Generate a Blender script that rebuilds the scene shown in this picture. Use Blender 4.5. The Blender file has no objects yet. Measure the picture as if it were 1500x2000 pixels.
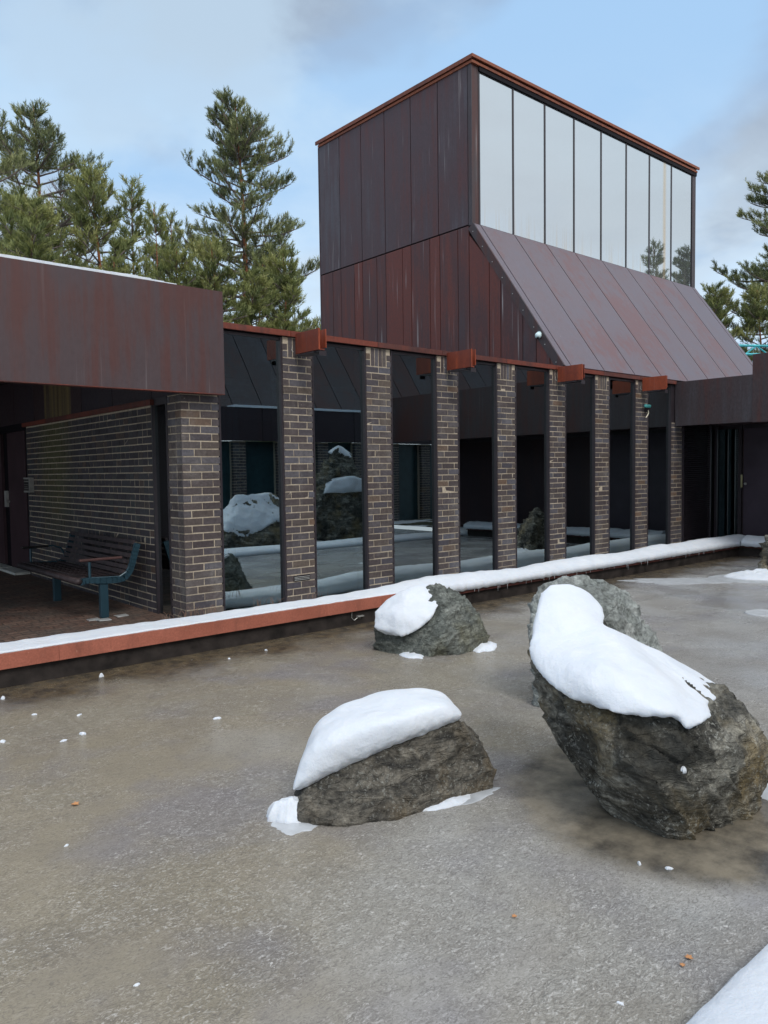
import bpy, bmesh, math, random
import numpy as np
from mathutils import Vector, Matrix, noise
R = math.radians
sc = bpy.context.scene
col = sc.collection

# ---------------- camera ----------------
yaw, pitch, roll = 0.7111, -0.0534, -0.0136
F = Vector((math.sin(yaw)*math.cos(pitch), math.cos(yaw)*math.cos(pitch), math.sin(pitch)))
R0 = Vector((math.cos(yaw), -math.sin(yaw), 0)); U0 = R0.cross(F)
RR = R0*math.cos(roll) + U0*math.sin(roll); UU = -R0*math.sin(roll) + U0*math.cos(roll)
cd = bpy.data.cameras.new('camera'); cam = bpy.data.objects.new('camera', cd); col.objects.link(cam)
cd.sensor_fit = 'HORIZONTAL'; cd.sensor_width = 36; cd.lens = 36*1499.86/1500
cd.clip_start = .05; cd.clip_end = 2000
cam.matrix_world = Matrix(((RR.x,UU.x,-F.x,-4.548),(RR.y,UU.y,-F.y,-6.891),(RR.z,UU.z,-F.z,1.5),(0,0,0,1)))
sc.camera = cam

# ---------------- world, sun, exposure ----------------
SUN_EL, SUN_ROT = R(48), R(192)
w = bpy.data.worlds.new('World'); sc.world = w; w.use_nodes = True
nt = w.node_tree; nt.nodes.clear()
def wn(t, **k):
    n = nt.nodes.new(t)
    for a, b in k.items(): setattr(n, a, b)
    return n
L = nt.links.new
out = wn('ShaderNodeOutputWorld'); bg = wn('ShaderNodeBackground')
sky = wn('ShaderNodeTexSky', sky_type='NISHITA', sun_disc=False, sun_elevation=SUN_EL, sun_rotation=SUN_ROT)
tc = wn('ShaderNodeTexCoord'); sep = wn('ShaderNodeSeparateXYZ'); L(tc.outputs['Generated'], sep.inputs[0])
def wm(op, a, b=None):
    n = wn('ShaderNodeMath', operation=op)
    for i, v in enumerate((a, b)):
        if v is None: continue
        if isinstance(v, (int, float)): n.inputs[i].default_value = v
        else: L(v, n.inputs[i])
    return n.outputs[0]
zz = wm('ADD', wm('MAXIMUM', sep.outputs[2], 0.0), .22)
cmb = wn('ShaderNodeCombineXYZ'); L(wm('DIVIDE', sep.outputs[0], zz), cmb.inputs[0]); L(wm('DIVIDE', sep.outputs[1], zz), cmb.inputs[1])
cmb.inputs[2].default_value = .3
def wnoise(scale, det, rough, loc):
    mp = wn('ShaderNodeMapping'); mp.inputs['Location'].default_value = loc; L(cmb.outputs[0], mp.inputs[0])
    n = wn('ShaderNodeTexNoise'); n.inputs['Scale'].default_value = scale; n.inputs['Detail'].default_value = det
    n.inputs['Roughness'].default_value = rough; n.inputs['Distortion'].default_value = .25; L(mp.outputs[0], n.inputs['Vector']); return n.outputs['Fac']
def wramp(fac, stops):
    r = wn('ShaderNodeValToRGB'); r.color_ramp.interpolation = 'EASE'
    e = r.color_ramp.elements
    while len(e) < len(stops): e.new(.5)
    for i, (p, c) in enumerate(stops): e[i].position = p; e[i].color = (*c, 1)
    L(fac, r.inputs[0]); return r.outputs[0]
def wmix(fac, a, b, mode='MIX'):
    m = wn('ShaderNodeMix', data_type='RGBA', blend_type=mode)
    for s, v in ((0, fac), (6, a), (7, b)):
        if isinstance(v, (int, float)): m.inputs[s].default_value = v
        elif isinstance(v, tuple): m.inputs[s].default_value = (*v, 1)
        else: L(v, m.inputs[s])
    return m.outputs[2]
base = wramp(wnoise(1.15, 5, .5, (1.3, .4, 0)), [(.42, (.34,.53,.77)), (.50, (.31,.44,.62)), (.57, (.31,.385,.49))])
wisp = wramp(wnoise(1.7, 6, .55, (5.1, 2.2, 1)), [(.47, (0,0,0)), (.66, (1,1,1))])
c1 = wmix(wm('MULTIPLY', wisp, .62), base, (.50,.65,.79))
hz = wramp(sep.outputs[2], [(.0, (1,1,1)), (.50, (0,0,0))])
low = wramp(wnoise(1.5, 6, .55, (.6, 7.2, 2)), [(.40, (.15,.15,.15)), (.56, (1,1,1))])
c2 = wmix(wm('MULTIPLY', hz, wm('MULTIPLY', low, .85)), c1, (.72,.82,.88))
ns = wmix(1.0, sky.outputs[0], (.09,.09,.09), 'MULTIPLY')
c3 = wmix(.92, ns, c2)
# sky out of view, overhead and behind the camera, brightened to light the ground
south = wm('MULTIPLY', wm('MAXIMUM', wm('MULTIPLY', sep.outputs[1], -1.0), 0.0), .65)
zen = wm('MULTIPLY', wm('MAXIMUM', wm('SUBTRACT', sep.outputs[2], .55), 0.0), 2.1)
gain = wm('ADD', wm('ADD', south, zen), 1.0)
gc = wn('ShaderNodeCombineXYZ')
for i_ in range(3): L(gain, gc.inputs[i_])
c4 = wmix(1.0, c3, gc.outputs[0], 'MULTIPLY')
veil = wn('ShaderNodeMath', operation='ADD', use_clamp=True)
L(wm('MULTIPLY', wm('MAXIMUM', wm('MULTIPLY', sep.outputs[1], -1.0), 0.0), 1.3), veil.inputs[0]); L(wm('MULTIPLY', wm('MAXIMUM', wm('SUBTRACT', sep.outputs[2], .52), 0.0), 3.0), veil.inputs[1])
L(wmix(wm('MULTIPLY', veil.outputs[0], .85), c4, (.98,.99,1.02)), bg.inputs[0]); bg.inputs[1].default_value = 1.0; L(bg.outputs[0], out.inputs[0])
sd = bpy.data.lights.new('sun', 'SUN'); so = bpy.data.objects.new('sun', sd); col.objects.link(so)
sd.energy = 1.25; sd.angle = R(22); sd.color = (1, .96, .9)
sdir = Vector((math.sin(SUN_ROT)*math.cos(SUN_EL), math.cos(SUN_ROT)*math.cos(SUN_EL), math.sin(SUN_EL)))
so.rotation_euler = sdir.to_track_quat('Z', 'Y').to_euler()
sc.view_settings.view_transform = 'Standard'; sc.view_settings.look = 'None'
sc.view_settings.exposure = .33; sc.view_settings.gamma = 1
sc.cycles.use_denoising = True
sc.cycles.max_bounces = 8; sc.cycles.transparent_max_bounces = 12

# ---------------- material helpers ----------------
class M:
    def __init__(s, name, rough=.6, spec=.5, metal=0):
        s.m = bpy.data.materials.new(name); s.m.use_nodes = True; s.t = s.m.node_tree
        s.b = s.t.nodes['Principled BSDF']; s.out = s.t.nodes['Material Output']
        s.b.inputs['Roughness'].default_value = rough; s.b.inputs['Specular IOR Level'].default_value = spec
        s.b.inputs['Metallic'].default_value = metal
        g = s.t.nodes.new('ShaderNodeNewGeometry'); s.pos = g.outputs['Position']; s.nor = g.outputs['Normal']
        s.tc = s.t.nodes.new('ShaderNodeTexCoord').outputs['Object']
    def set(s, sock, v):
        if isinstance(v, (int, float)): sock.default_value = v
        elif isinstance(v, tuple): sock.default_value = (*v, 1) if len(sock.default_value) == 4 and len(v) == 3 else v
        else: s.t.links.new(v, sock)
    def inp(s, name, v): s.set(s.b.inputs[name], v); return s
    def mp(s, vec, sc=(1,1,1), loc=(0,0,0), rot=(0,0,0)):
        n = s.t.nodes.new('ShaderNodeMapping'); s.set(n.inputs[0], vec); n.inputs['Scale'].default_value = sc
        n.inputs['Location'].default_value = loc; n.inputs['Rotation'].default_value = rot; return n.outputs[0]
    def noise(s, vec, scale, det=4, rough=.55, dist=0, colr=False):
        n = s.t.nodes.new('ShaderNodeTexNoise'); s.set(n.inputs['Vector'], vec); n.inputs['Scale'].default_value = scale
        n.inputs['Detail'].default_value = det; n.inputs['Roughness'].default_value = rough; n.inputs['Distortion'].default_value = dist
        return n.outputs['Color' if colr else 'Fac']
    def vor(s, vec, scale, feat='F1', rnd=1):
        n = s.t.nodes.new('ShaderNodeTexVoronoi'); n.feature = feat; s.set(n.inputs['Vector'], vec); n.inputs['Scale'].default_value = scale
        n.inputs['Randomness'].default_value = rnd; return n.outputs['Distance']
    def ramp(s, fac, stops, ease=False):
        r = s.t.nodes.new('ShaderNodeValToRGB'); e = r.color_ramp.elements
        if ease: r.color_ramp.interpolation = 'EASE'
        while len(e) < len(stops): e.new(.5)
        for i, (p, c) in enumerate(stops):
            e[i].position = p; e[i].color = (c, c, c, 1) if isinstance(c, (int, float)) else (*c, 1)
        s.set(r.inputs[0], fac); return r.outputs[0]
    def mix(s, fac, a, b, mode='MIX'):
        n = s.t.nodes.new('ShaderNodeMix'); n.data_type = 'RGBA'; n.blend_type = mode
        s.set(n.inputs[0], fac); s.set(n.inputs[6], a); s.set(n.inputs[7], b); return n.outputs[2]
    def math(s, op, a, b=0., c=None, clamp=False):
        n = s.t.nodes.new('ShaderNodeMath'); n.operation = op; n.use_clamp = clamp
        s.set(n.inputs[0], a); s.set(n.inputs[1], b)
        if c is not None: s.set(n.inputs[2], c)
        return n.outputs[0]
    def attr(s, name='rnd'):
        n = s.t.nodes.new('ShaderNodeAttribute'); n.attribute_name = name; return n.outputs['Fac']
    def xyz(s, vec):
        n = s.t.nodes.new('ShaderNodeSeparateXYZ'); s.set(n.inputs[0], vec); return n.outputs
    def bump(s, h, strength=.3, dist=.01):
        n = s.t.nodes.new('ShaderNodeBump'); n.inputs['Strength'].default_value = strength; n.inputs['Distance'].default_value = dist
        s.set(n.inputs['Height'], h); s.t.links.new(n.outputs[0], s.b.inputs['Normal']); return s
    def offs(s, vec, amt=50.):   # shift a texture by the face's own random value so neighbouring panels differ
        n = s.t.nodes.new('ShaderNodeVectorMath'); n.operation = 'ADD'; s.set(n.inputs[0], vec)
        c = s.t.nodes.new('ShaderNodeCombineXYZ'); a = s.math('MULTIPLY', s.attr(), amt)
        for i in range(3): s.set(c.inputs[i], a)
        s.t.links.new(c.outputs[0], n.inputs[1]); return n.outputs[0]

def plain(name, c, rough=.6, spec=.5, metal=0, var=.25, scale=6):
    m = M(name, rough, spec, metal)
    v = m.noise(m.pos, scale, 4)
    lo = tuple(x*(1-var) for x in c); hi = tuple(min(1, x*(1+var)) for x in c)
    m.inp('Base Color', m.ramp(v, [(.3, lo), (.7, hi)])); return m.m

def corten(name, dark, mid, red, redness=.5, streak=.35, rough=.5, grime=None, spec=.4, fa=.38):
    m = M(name, rough, spec); v = m.offs(m.pos)
    big = m.noise(m.mp(v, (1,1,.55)), 1.3, 4, .55)
    st = m.noise(m.mp(v, (6,6,.35)), 1.6, 5, .65)
    f = m.math('ADD', m.math('MULTIPLY', big, .5), m.math('MULTIPLY', st, .5))
    f = m.math('ADD', f, m.math('MULTIPLY', m.math('SUBTRACT', m.attr(), .5), .22))
    r0 = .62 - .25*redness
    c = m.ramp(f, [(r0-.2, dark), (r0-.04, mid), (r0+.12, red)], True)
    fine = m.noise(m.mp(v, (1,1,.5)), 38, 4, .7)
    c = m.mix(fa, c, m.ramp(fine, [(.3, .0), (.72, .55)]), 'OVERLAY')
    ws = m.noise(m.mp(v, (22,22,.5), (3,1,4)), 1.0, 3, .6)
    ws2 = m.noise(m.mp(v, (2.2,2.2,.9), (9,1,4)), 1.0, 2, .5)
    k = m.math('MULTIPLY', m.ramp(ws, [(.62, 0.), (.74, 1.)]), m.ramp(ws2, [(.45, 0.), (.65, streak)]))
    c = m.mix(k, c, (.32,.30,.30))
    if grime: c = grime(m, c)
    m.inp('Base Color', c)
    m.inp('Roughness', m.ramp(fine, [(.3, rough-.08), (.7, rough+.12)]))
    m.bump(m.math('ADD', m.math('MULTIPLY', fine, .4), big), .25, .004)
    return m.m

MT = {}
PUR = (.050,.038,.048); BRN = (.058,.028,.029); RED = (.120,.030,.022)
MT['corten_up'] = corten('weathered_steel_upper', (.088,.076,.090), (.078,.048,.055), (.100,.038,.038), .5, 1.4, .5)
MT['corten_low'] = corten('weathered_steel_lower', (.064,.050,.060), (.084,.036,.037), (.140,.037,.028), .72, 1.3, .52)
MT['corten_sky_lit'] = corten('weathered_steel_sky_lit', (.160,.140,.172), (.165,.132,.155), (.18,.100,.105), .4, .25, .42)  # same steel, lightened: sky reflection on the slope is painted into its colour
MT['corten_fascia'] = corten('weathered_steel_fascia', (.080,.070,.080), (.072,.050,.055), (.088,.037,.034), .5, .3, .5, fa=.15)
MT['corten_grey'] = corten('weathered_steel_grey', (.075,.070,.080), (.062,.046,.050), (.085,.034,.030), .5, .5, .5)
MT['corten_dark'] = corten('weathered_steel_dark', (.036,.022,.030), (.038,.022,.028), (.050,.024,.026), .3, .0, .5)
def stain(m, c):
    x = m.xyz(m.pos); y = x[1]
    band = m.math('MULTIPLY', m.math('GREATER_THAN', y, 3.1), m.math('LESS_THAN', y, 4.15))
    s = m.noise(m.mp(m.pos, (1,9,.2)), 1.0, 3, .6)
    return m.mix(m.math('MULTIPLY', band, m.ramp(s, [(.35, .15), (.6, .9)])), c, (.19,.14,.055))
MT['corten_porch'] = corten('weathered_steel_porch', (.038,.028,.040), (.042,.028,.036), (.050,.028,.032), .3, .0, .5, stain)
MT['rust'] = corten('bright_rust', (.11,.030,.020), (.20,.042,.022), (.31,.062,.024), .7, .3, .62)
MT['flash'] = corten('rusty_flashing', (.075,.030,.028), (.115,.036,.028), (.20,.045,.026), .6, .3, .6)
MT['cap'] = corten('orange_rust_cap', (.12,.040,.028), (.19,.058,.032), (.28,.085,.040), .7, .2, .6)
MT['gap'] = plain('dark_joint', (.006,.005,.008), .7, .2)
MT['frame'] = plain('dark_bronze_frame', (.028,.022,.027), .42, .5, 0, .15)
MT['soffit'] = plain('soffit_panel', (.045,.022,.024), .6)
MT['coping'] = None
m = M('painted_coping_steel', .55, .4)
f = m.noise(m.pos, 2.2, 5, .6); fx = m.xyz(m.pos)[0]
fine = m.noise(m.pos, 60, 3, .6)
c = m.ramp(f, [(.3, (.31,.10,.065)), (.6, (.40,.135,.09))])
c = m.mix(.3, c, m.ramp(fine, [(.3, .2), (.7, .8)]), 'OVERLAY')
k = m.math('ADD', m.math('MULTIPLY', m.math('SUBTRACT', fx, 1.1), 1.3), m.math('MULTIPLY', m.math('SUBTRACT', f, .5), 4.))
c = m.mix(m.math('ADD', k, 0., clamp=True), c, m.ramp(f, [(.35, (.05,.020,.018)), (.65, (.12,.03,.022))]))
stn = m.noise(m.mp(m.pos, (7,7,1.5)), 1.2, 5, .7)
c = m.mix(m.ramp(stn, [(.52, 0.), (.70, .45)]), c, (.14,.055,.04)); c = m.mix(m.ramp(m.noise(m.pos, 26, 3, .6), [(.66, 0.), (.74, .5)]), c, (.5,.25,.18))
m.inp('Base Color', c); m.bump(fine, .1, .003); MT['coping'] = m.m
# brick and mortar
m = M('dark_clinker_brick', .55, .35); r = m.attr(); v = m.offs(m.pos, 30)
c = m.ramp(r, [(0, (.058,.046,.047)), (.3, (.080,.064,.063)), (.5, (.060,.055,.066)), (.68, (.082,.064,.056)), (.88, (.090,.088,.105)), (.975, (.095,.075,.062)), (1, (.15,.095,.065))])
n1 = m.noise(v, 34, 5, .65); n2 = m.noise(v, 140, 3, .6)
c = m.mix(.45, c, m.ramp(n1, [(.28, .18), (.72, .85)]), 'OVERLAY')
spk = m.ramp(m.noise(m.pos, 55, 2, .5), [(.70, 0.), (.76, 1.)])
c = m.mix(m.math('MULTIPLY', spk, .55), c, (.42,.38,.34))
salt = m.math('MULTIPLY', m.ramp(m.noise(m.mp(m.pos, (1,1,.5)), 3.2, 5, .65), [(.52, 0.), (.68, .38)]), m.ramp(m.noise(m.pos, 26, 4, .7), [(.4, .2), (.6, 1.)]))
c = m.mix(salt, c, (.27,.255,.24))
m.inp('Base Color', c); m.bump(m.math('ADD', n1, m.math('MULTIPLY', n2, .4)), .5, .006); MT['brick'] = m.m
m = M('lime_mortar', .9, .2); n1 = m.noise(m.pos, 45, 4, .6)
m.inp('Base Color', m.ramp(n1, [(.3, (.34,.285,.215)), (.7, (.52,.45,.35))])); m.bump(n1, .6, .008); MT['mortar'] = m.m
# moss-stained porch brick
m = M('mossy_clinker_brick', .6, .3); r = m.attr(); v = m.offs(m.pos, 30)
c = m.ramp(r, [(0, (.040,.036,.042)), (.5, (.056,.050,.058)), (.8, (.052,.056,.060)), (1, (.085,.06,.05))])
n1 = m.noise(v, 34, 5, .65)
c = m.mix(.4, c, m.ramp(n1, [(.28, .2), (.72, .8)]), 'OVERLAY')
x = m.xyz(m.pos)
g = m.math('MULTIPLY', m.ramp(m.math('ABSOLUTE', m.math('SUBTRACT', x[1], 3.75)), [(.1, 1.), (.95, 0.)], True), m.ramp(m.math('ADD', m.math('MULTIPLY', x[2], .4), m.math('MULTIPLY', m.noise(m.mp(m.pos, (1,5,.8)), 1.5, 3), .6)), [(.45, 0.), (.95, 1.)]))
c = m.mix(m.math('MULTIPLY', g, .75), c, (.09,.085,.03))
m.inp('Base Color', c); m.bump(n1, .5, .006); MT['mossbrick'] = m.m
# glass
def glass(name, tint, fac, rough=.0, refl=(.9,.95,1)):
    m = M(name); t = m.t
    tr = t.nodes.new('ShaderNodeBsdfTransparent'); tr.inputs[0].default_value = (*tint, 1)
    gl = t.nodes.new('ShaderNodeBsdfGlossy'); gl.inputs['Color'].default_value = (*refl, 1); gl.inputs['Roughness'].default_value = rough
    lw = t.nodes.new('ShaderNodeFresnel'); lw.inputs[0].default_value = 1.5
    k = m.math('ADD', m.math('MULTIPLY', lw.outputs[0], .8), fac, clamp=True)
    mx = t.nodes.new('ShaderNodeMixShader'); t.links.new(k, mx.inputs[0]); t.links.new(tr.outputs[0], mx.inputs[1]); t.links.new(gl.outputs[0], mx.inputs[2])
    wob = m.noise(m.pos, 1.1, 2, .4); bp = t.nodes.new('ShaderNodeBump'); bp.inputs['Strength'].default_value = .03; bp.inputs['Distance'].default_value = .02
    t.links.new(wob, bp.inputs['Height']); t.links.new(bp.outputs[0], gl.inputs['Normal'])
    t.links.new(mx.outputs[0], m.out.inputs[0]); return m.m
MT['glass'] = glass('tinted_window_glass', (.42,.52,.55), .33, 0., (.80,.92,.95))
m = M('grey_clerestory_glass', .04, .5, 0)
x = m.xyz(m.pos)
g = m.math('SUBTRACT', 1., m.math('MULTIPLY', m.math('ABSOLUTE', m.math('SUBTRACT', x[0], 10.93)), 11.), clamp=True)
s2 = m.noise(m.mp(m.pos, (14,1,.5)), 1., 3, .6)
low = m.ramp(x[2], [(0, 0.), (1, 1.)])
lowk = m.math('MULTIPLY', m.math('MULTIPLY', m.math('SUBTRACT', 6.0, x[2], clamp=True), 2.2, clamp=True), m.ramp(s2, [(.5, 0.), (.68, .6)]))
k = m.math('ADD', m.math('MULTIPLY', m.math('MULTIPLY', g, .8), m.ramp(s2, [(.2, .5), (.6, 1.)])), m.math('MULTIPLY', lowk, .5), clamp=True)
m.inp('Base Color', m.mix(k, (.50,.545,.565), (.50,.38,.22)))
m.inp('Metallic', m.math('SUBTRACT', .88, m.math('MULTIPLY', k, .4)))
wv = m.noise(m.mp(m.pos, (1.,1,.5)), .9, 2, .4); m.bump(wv, .05, .02); m.inp('Roughness', .0); MT['skyglass'] = m.m
# snow
m = M('snow', .65, .25); n1 = m.noise(m.pos, 5, 4, .5); n2 = m.noise(m.pos, 120, 3, .6); n3 = m.noise(m.pos, 22, 3, .55)
m.inp('Base Color', m.ramp(n1, [(.3, (.63,.68,.745)), (.7, (.70,.74,.79))]))
m.b.inputs['Subsurface Weight'].default_value = .25; m.b.inputs['Subsurface Radius'].default_value = (.03,.04,.05); m.b.inputs['Subsurface Scale'].default_value = .5
m.bump(m.math('ADD', m.math('MULTIPLY', n2, .30), n3), .34, .02); MT['snow'] = m.m
m = M('thin_slush', .35, .5); n1 = m.noise(m.pos, 9, 4, .6)
m.inp('Base Color', m.ramp(n1, [(.3, (.36,.38,.40)), (.7, (.52,.55,.58))])); m.bump(n1, .4, .01); MT['slush'] = m.m
# ice
m = M('frozen_pond_ice', .3, .5); m.b.inputs['IOR'].default_value = 1.33
x = m.xyz(m.pos)
warp = m.noise(m.pos, .8, 3, .5, colr=True)
n1 = m.noise(m.pos, .55, 4, .55); n2 = m.noise(m.mp(m.pos, loc=(4,2,0)), 1.7, 5, .6)
side = m.math('ADD', m.math('MULTIPLY', x[0], .10), m.math('MULTIPLY', x[1], -.13))     # grey-blue toward the near right, olive by the far left wall
f = m.math('ADD', m.math('ADD', side, -.15), m.math('MULTIPLY', m.math('SUBTRACT', n1, .5), 1.6))
c = m.ramp(f, [(.0, (.275,.245,.185)), (.22, (.31,.295,.26)), (.5, (.35,.348,.335)), (.85, (.33,.345,.36))])
c = m.mix(m.ramp(n2, [(.44, 0.), (.68, .5)]), c, (.19,.17,.145))
c = m.mix(m.ramp(m.noise(m.mp(m.pos, loc=(9,9,0)), 1.2, 4, .55), [(.50, 0.), (.66, .55)]), c, (.20,.195,.22))
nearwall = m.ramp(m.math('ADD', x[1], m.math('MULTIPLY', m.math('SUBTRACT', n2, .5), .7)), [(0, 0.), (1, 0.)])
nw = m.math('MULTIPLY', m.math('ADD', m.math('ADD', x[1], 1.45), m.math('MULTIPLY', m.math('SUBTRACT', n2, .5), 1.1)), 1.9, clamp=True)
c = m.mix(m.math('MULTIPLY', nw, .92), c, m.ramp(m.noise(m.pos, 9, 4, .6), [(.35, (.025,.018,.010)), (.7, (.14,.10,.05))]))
fl = m.noise(m.mp(m.pos, (1,1.7,1), rot=(0,0,.7)), 44, 3, .75, 1.6); fl2 = m.noise(m.pos, 16, 4, .65)
film = m.ramp(m.noise(m.mp(m.pos, (1,1.4,1), (2,6,1)), .95, 5, .6, .6), [(.44, 1.), (.60, .12)])
fk = m.math('MULTIPLY', m.math('MULTIPLY', film, m.math('SUBTRACT', 1., m.math('MULTIPLY', nw, .8))), 1.); fk = m.math('MULTIPLY', fk, m.math('MULTIPLY', m.ramp(fl, [(.53, 0.), (.64, 1.)]), m.ramp(fl2, [(.40, .35), (.60, 1.)])))
c = m.mix(m.math('MULTIPLY', fk, .62), c, (.74,.73,.71))
c = m.mix(m.math('MULTIPLY', m.ramp(fl, [(.37, 1.), (.48, 0.)]), .6), c, (.14,.13,.12))
b1 = m.math('MULTIPLY', m.vor(m.mp(m.pos, (1,1,1)), 7.5), 1.); spot = m.ramp(m.math('ADD', b1, m.math('MULTIPLY', fl2, .18)), [(.10, 1.), (.16, 0.)])
c = m.mix(m.math('MULTIPLY', spot, .35), c, (.7,.7,.68))
m.inp('Base Color', c)
# a smooth wet halo round the large boulder
hx = m.math('SUBTRACT', x[0], -1.05); hy = m.math('SUBTRACT', x[1], -5.05)
d = m.math('SQRT', m.math('ADD', m.math('MULTIPLY', hx, hx), m.math('MULTIPLY', hy, hy)))
halo = m.ramp(m.math('ADD', d, m.math('MULTIPLY', m.math('SUBTRACT', fl2, .5), .12)), [(.74, 1.), (.95, 0.)], True)
patch = m.ramp(n1, [(.40, 0.), (.62, 1.)])
rg = m.math('SUBTRACT', m.math('ADD', .10, m.math('MULTIPLY', film, .20)), m.math('MULTIPLY', halo, .13))
m.inp('Roughness', rg)
c2 = m.mix(m.math('MULTIPLY', halo, .85), c, m.ramp(m.noise(m.pos, 5, 4, .6), [(.38, (.035,.030,.024)), (.66, (.22,.19,.14))])); m.inp('Base Color', c2)
n = m.t.nodes.new('ShaderNodeBump'); n.inputs['Distance'].default_value = .012
hh = m.math('ADD', m.math('ADD', fl, m.math('MULTIPLY', fl2, 1.2)), m.math('MULTIPLY', m.noise(m.pos, 110, 2, .6), .5))
m.set(n.inputs['Height'], hh); m.set(n.inputs['Strength'], m.math('MULTIPLY', m.math('ADD', .18, m.math('MULTIPLY', film, .55)), m.math('SUBTRACT', 1., m.math('MULTIPLY', halo, .85))))
m.t.links.new(n.outputs[0], m.b.inputs['Normal']); MT['ice'] = m.m
# rocks
def rockmat(name, lo, mid, hi, tintc, lich=.3, stra=(1,1,3), rot=(0.5,.3,0)):
    m = M(name, .68, .35)
    v = m.mp(m.tc, stra, rot=rot)
    a = m.noise(v, 3.6, 8, .68, .8); b = m.noise(m.tc, 30, 6, .72); g = m.noise(m.tc, 2.3, 4, .6, .4)
    c = m.ramp(a, [(.34, lo), (.5, mid), (.66, hi)])
    c = m.mix(m.ramp(g, [(.48, 0.), (.68, .8)]), c, tintc)
    dk = m.noise(m.mp(m.tc, loc=(7,1,2)), 1.9, 5, .62, .5)
    c = m.mix(m.ramp(dk, [(.52, 0.), (.58, .8)]), c, lo)
    c = m.mix(.7, c, m.ramp(b, [(.34, .08), (.66, .92)]), 'OVERLAY')
    sp = m.ramp(m.noise(m.tc, 52, 4, .75), [(.55, 0.), (.64, 1.)])
    mask = m.ramp(m.noise(m.mp(m.tc, loc=(3,3,3)), 3.2, 4, .6), [(.42, 0.), (.62, 1.)])
    c = m.mix(m.math('MULTIPLY', m.math('MULTIPLY', sp, mask), lich), c, (.45,.46,.42))
    cr = m.ramp(m.vor(m.mp(m.tc, stra, rot=rot), 5, 'DISTANCE_TO_EDGE'), [(0., .0), (.03, 1.)])
    m.inp('Base Color', c); m.bump(m.math('ADD', m.math('ADD', a, m.math('MULTIPLY', b, .30)), m.math('MULTIPLY', cr, .10)), 1., .055)
    m.inp('Roughness', m.ramp(b, [(.3, .5), (.7, .8)])); return m.m
MT['rock'] = rockmat('dark_gneiss', (.026,.027,.024), (.125,.12,.10), (.36,.35,.30), (.25,.19,.09), 1.)
MT['slab'] = rockmat('dark_schist', (.034,.033,.031), (.125,.115,.095), (.25,.23,.19), (.21,.16,.095), .6, (1.4,1.4,4), (.25,.2,.3))
MT['granite'] = rockmat('pale_granite', (.17,.185,.175), (.29,.315,.305), (.42,.44,.42), (.22,.26,.235), .5, (1,1,1))
MT['greenrock'] = rockmat('greenish_schist', (.06,.068,.06), (.14,.155,.14), (.23,.245,.22), (.15,.14,.075), .3, (1,1,3), (0.9,.6,0))
# ground
m = M('brick_pavers', .8, .3)
bt = m.t.nodes.new('ShaderNodeTexBrick'); m.set(bt.inputs['Vector'], m.mp(m.pos, (1,1,1)))
bt.inputs['Scale'].default_value = 1; bt.inputs['Brick Width'].default_value = .21; bt.inputs['Row Height'].default_value = .105; bt.inputs['Mortar Size'].default_value = .006
bt.inputs['Color1'].default_value = (.115,.062,.046,1); bt.inputs['Color2'].default_value = (.17,.11,.085,1); bt.inputs['Mortar'].default_value = (.03,.026,.022,1)
n1 = m.noise(m.pos, 3, 5, .65); c = m.mix(m.ramp(n1, [(.35, 0.), (.65, .85)]), bt.outputs['Color'], (.075,.066,.058))
n2 = m.noise(m.pos, 30, 4, .6); c = m.mix(.5, c, m.ramp(n2, [(.3, .1), (.7, .9)]), 'OVERLAY')
m.inp('Base Color', c); m.bump(m.math('ADD', m.math('MULTIPLY', bt.outputs['Fac'], -.6), n2), .6, .008); MT['paver'] = m.m
m = M('gravel_with_snow', .9, .2); n1 = m.noise(m.pos, 2.5, 5, .6); n2 = m.noise(m.pos, 40, 4, .7)
c = m.ramp(n2, [(.3, (.03,.028,.025)), (.7, (.16,.15,.13))]); m.inp('Base Color', m.mix(m.ramp(n1, [(.36, 0.), (.42, 1.)]), c, (.80,.83,.86))); m.bump(n2, .8, .02); MT['gravel'] = m.m
m = M('snowy_ground', .9, .2); n1 = m.noise(m.pos, .6, 6, .6); n2 = m.noise(m.pos, 20, 4, .7)
c = m.ramp(n2, [(.3, (.03,.035,.02)), (.7, (.10,.10,.06))]); m.inp('Base Color', m.mix(m.ramp(n1, [(.48, 0.), (.54, 1.)]), c, (.75,.78,.82))); m.bump(n2, .8, .03); MT['ground'] = m.m
MT['wall'] = plain('damp_pool_concrete', (.026,.021,.019), .7, .3, 0, .6, 8)
MT['teal'] = plain('dark_teal_steel', (.018,.052,.074), .4, .5, .2, .1)
MT['slat'] = plain('weathered_dark_slat', (.034,.024,.026), .6, .4, 0, .5, 12)
MT['redslat'] = plain('worn_reddish_slat', (.065,.030,.028), .5, .4, 0, .3, 12)
MT['int_wall'] = plain('interior_wall', (.05,.065,.07), .8)
MT['int_floor'] = plain('interior_floor', (.03,.025,.022), .5)
MT['tealdark'] = plain('dark_teal_glazing', (.022,.050,.058), .3)
MT['curtain'] = plain('teal_grey_blind', (.10,.165,.175), .8)
MT['beam'] = plain('pale_light_trough', (.46,.48,.45), .6)
MT['door'] = plain('maroon_door', (.050,.028,.034), .5, .4, 0, .2, 3)
MT['purpledoor'] = plain('purple_grey_door', (.046,.034,.048), .45, .4, 0, .2, 3)
MT['metal'] = plain('pale_metal', (.42,.42,.40), .4, .5, .4)
MT['yelmetal'] = plain('yellowed_metal', (.38,.36,.20), .45)
MT['white'] = plain('white_plastic', (.62,.78,.80), .4, .5, 0, .05)
MT['black'] = plain('black_plastic', (.008,.008,.009), .3)
MT['turq'] = plain('turquoise_paint', (.10,.50,.48), .5)
MT['truss'] = plain('truss_turquoise', (.05,.46,.52), .5)
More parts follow.
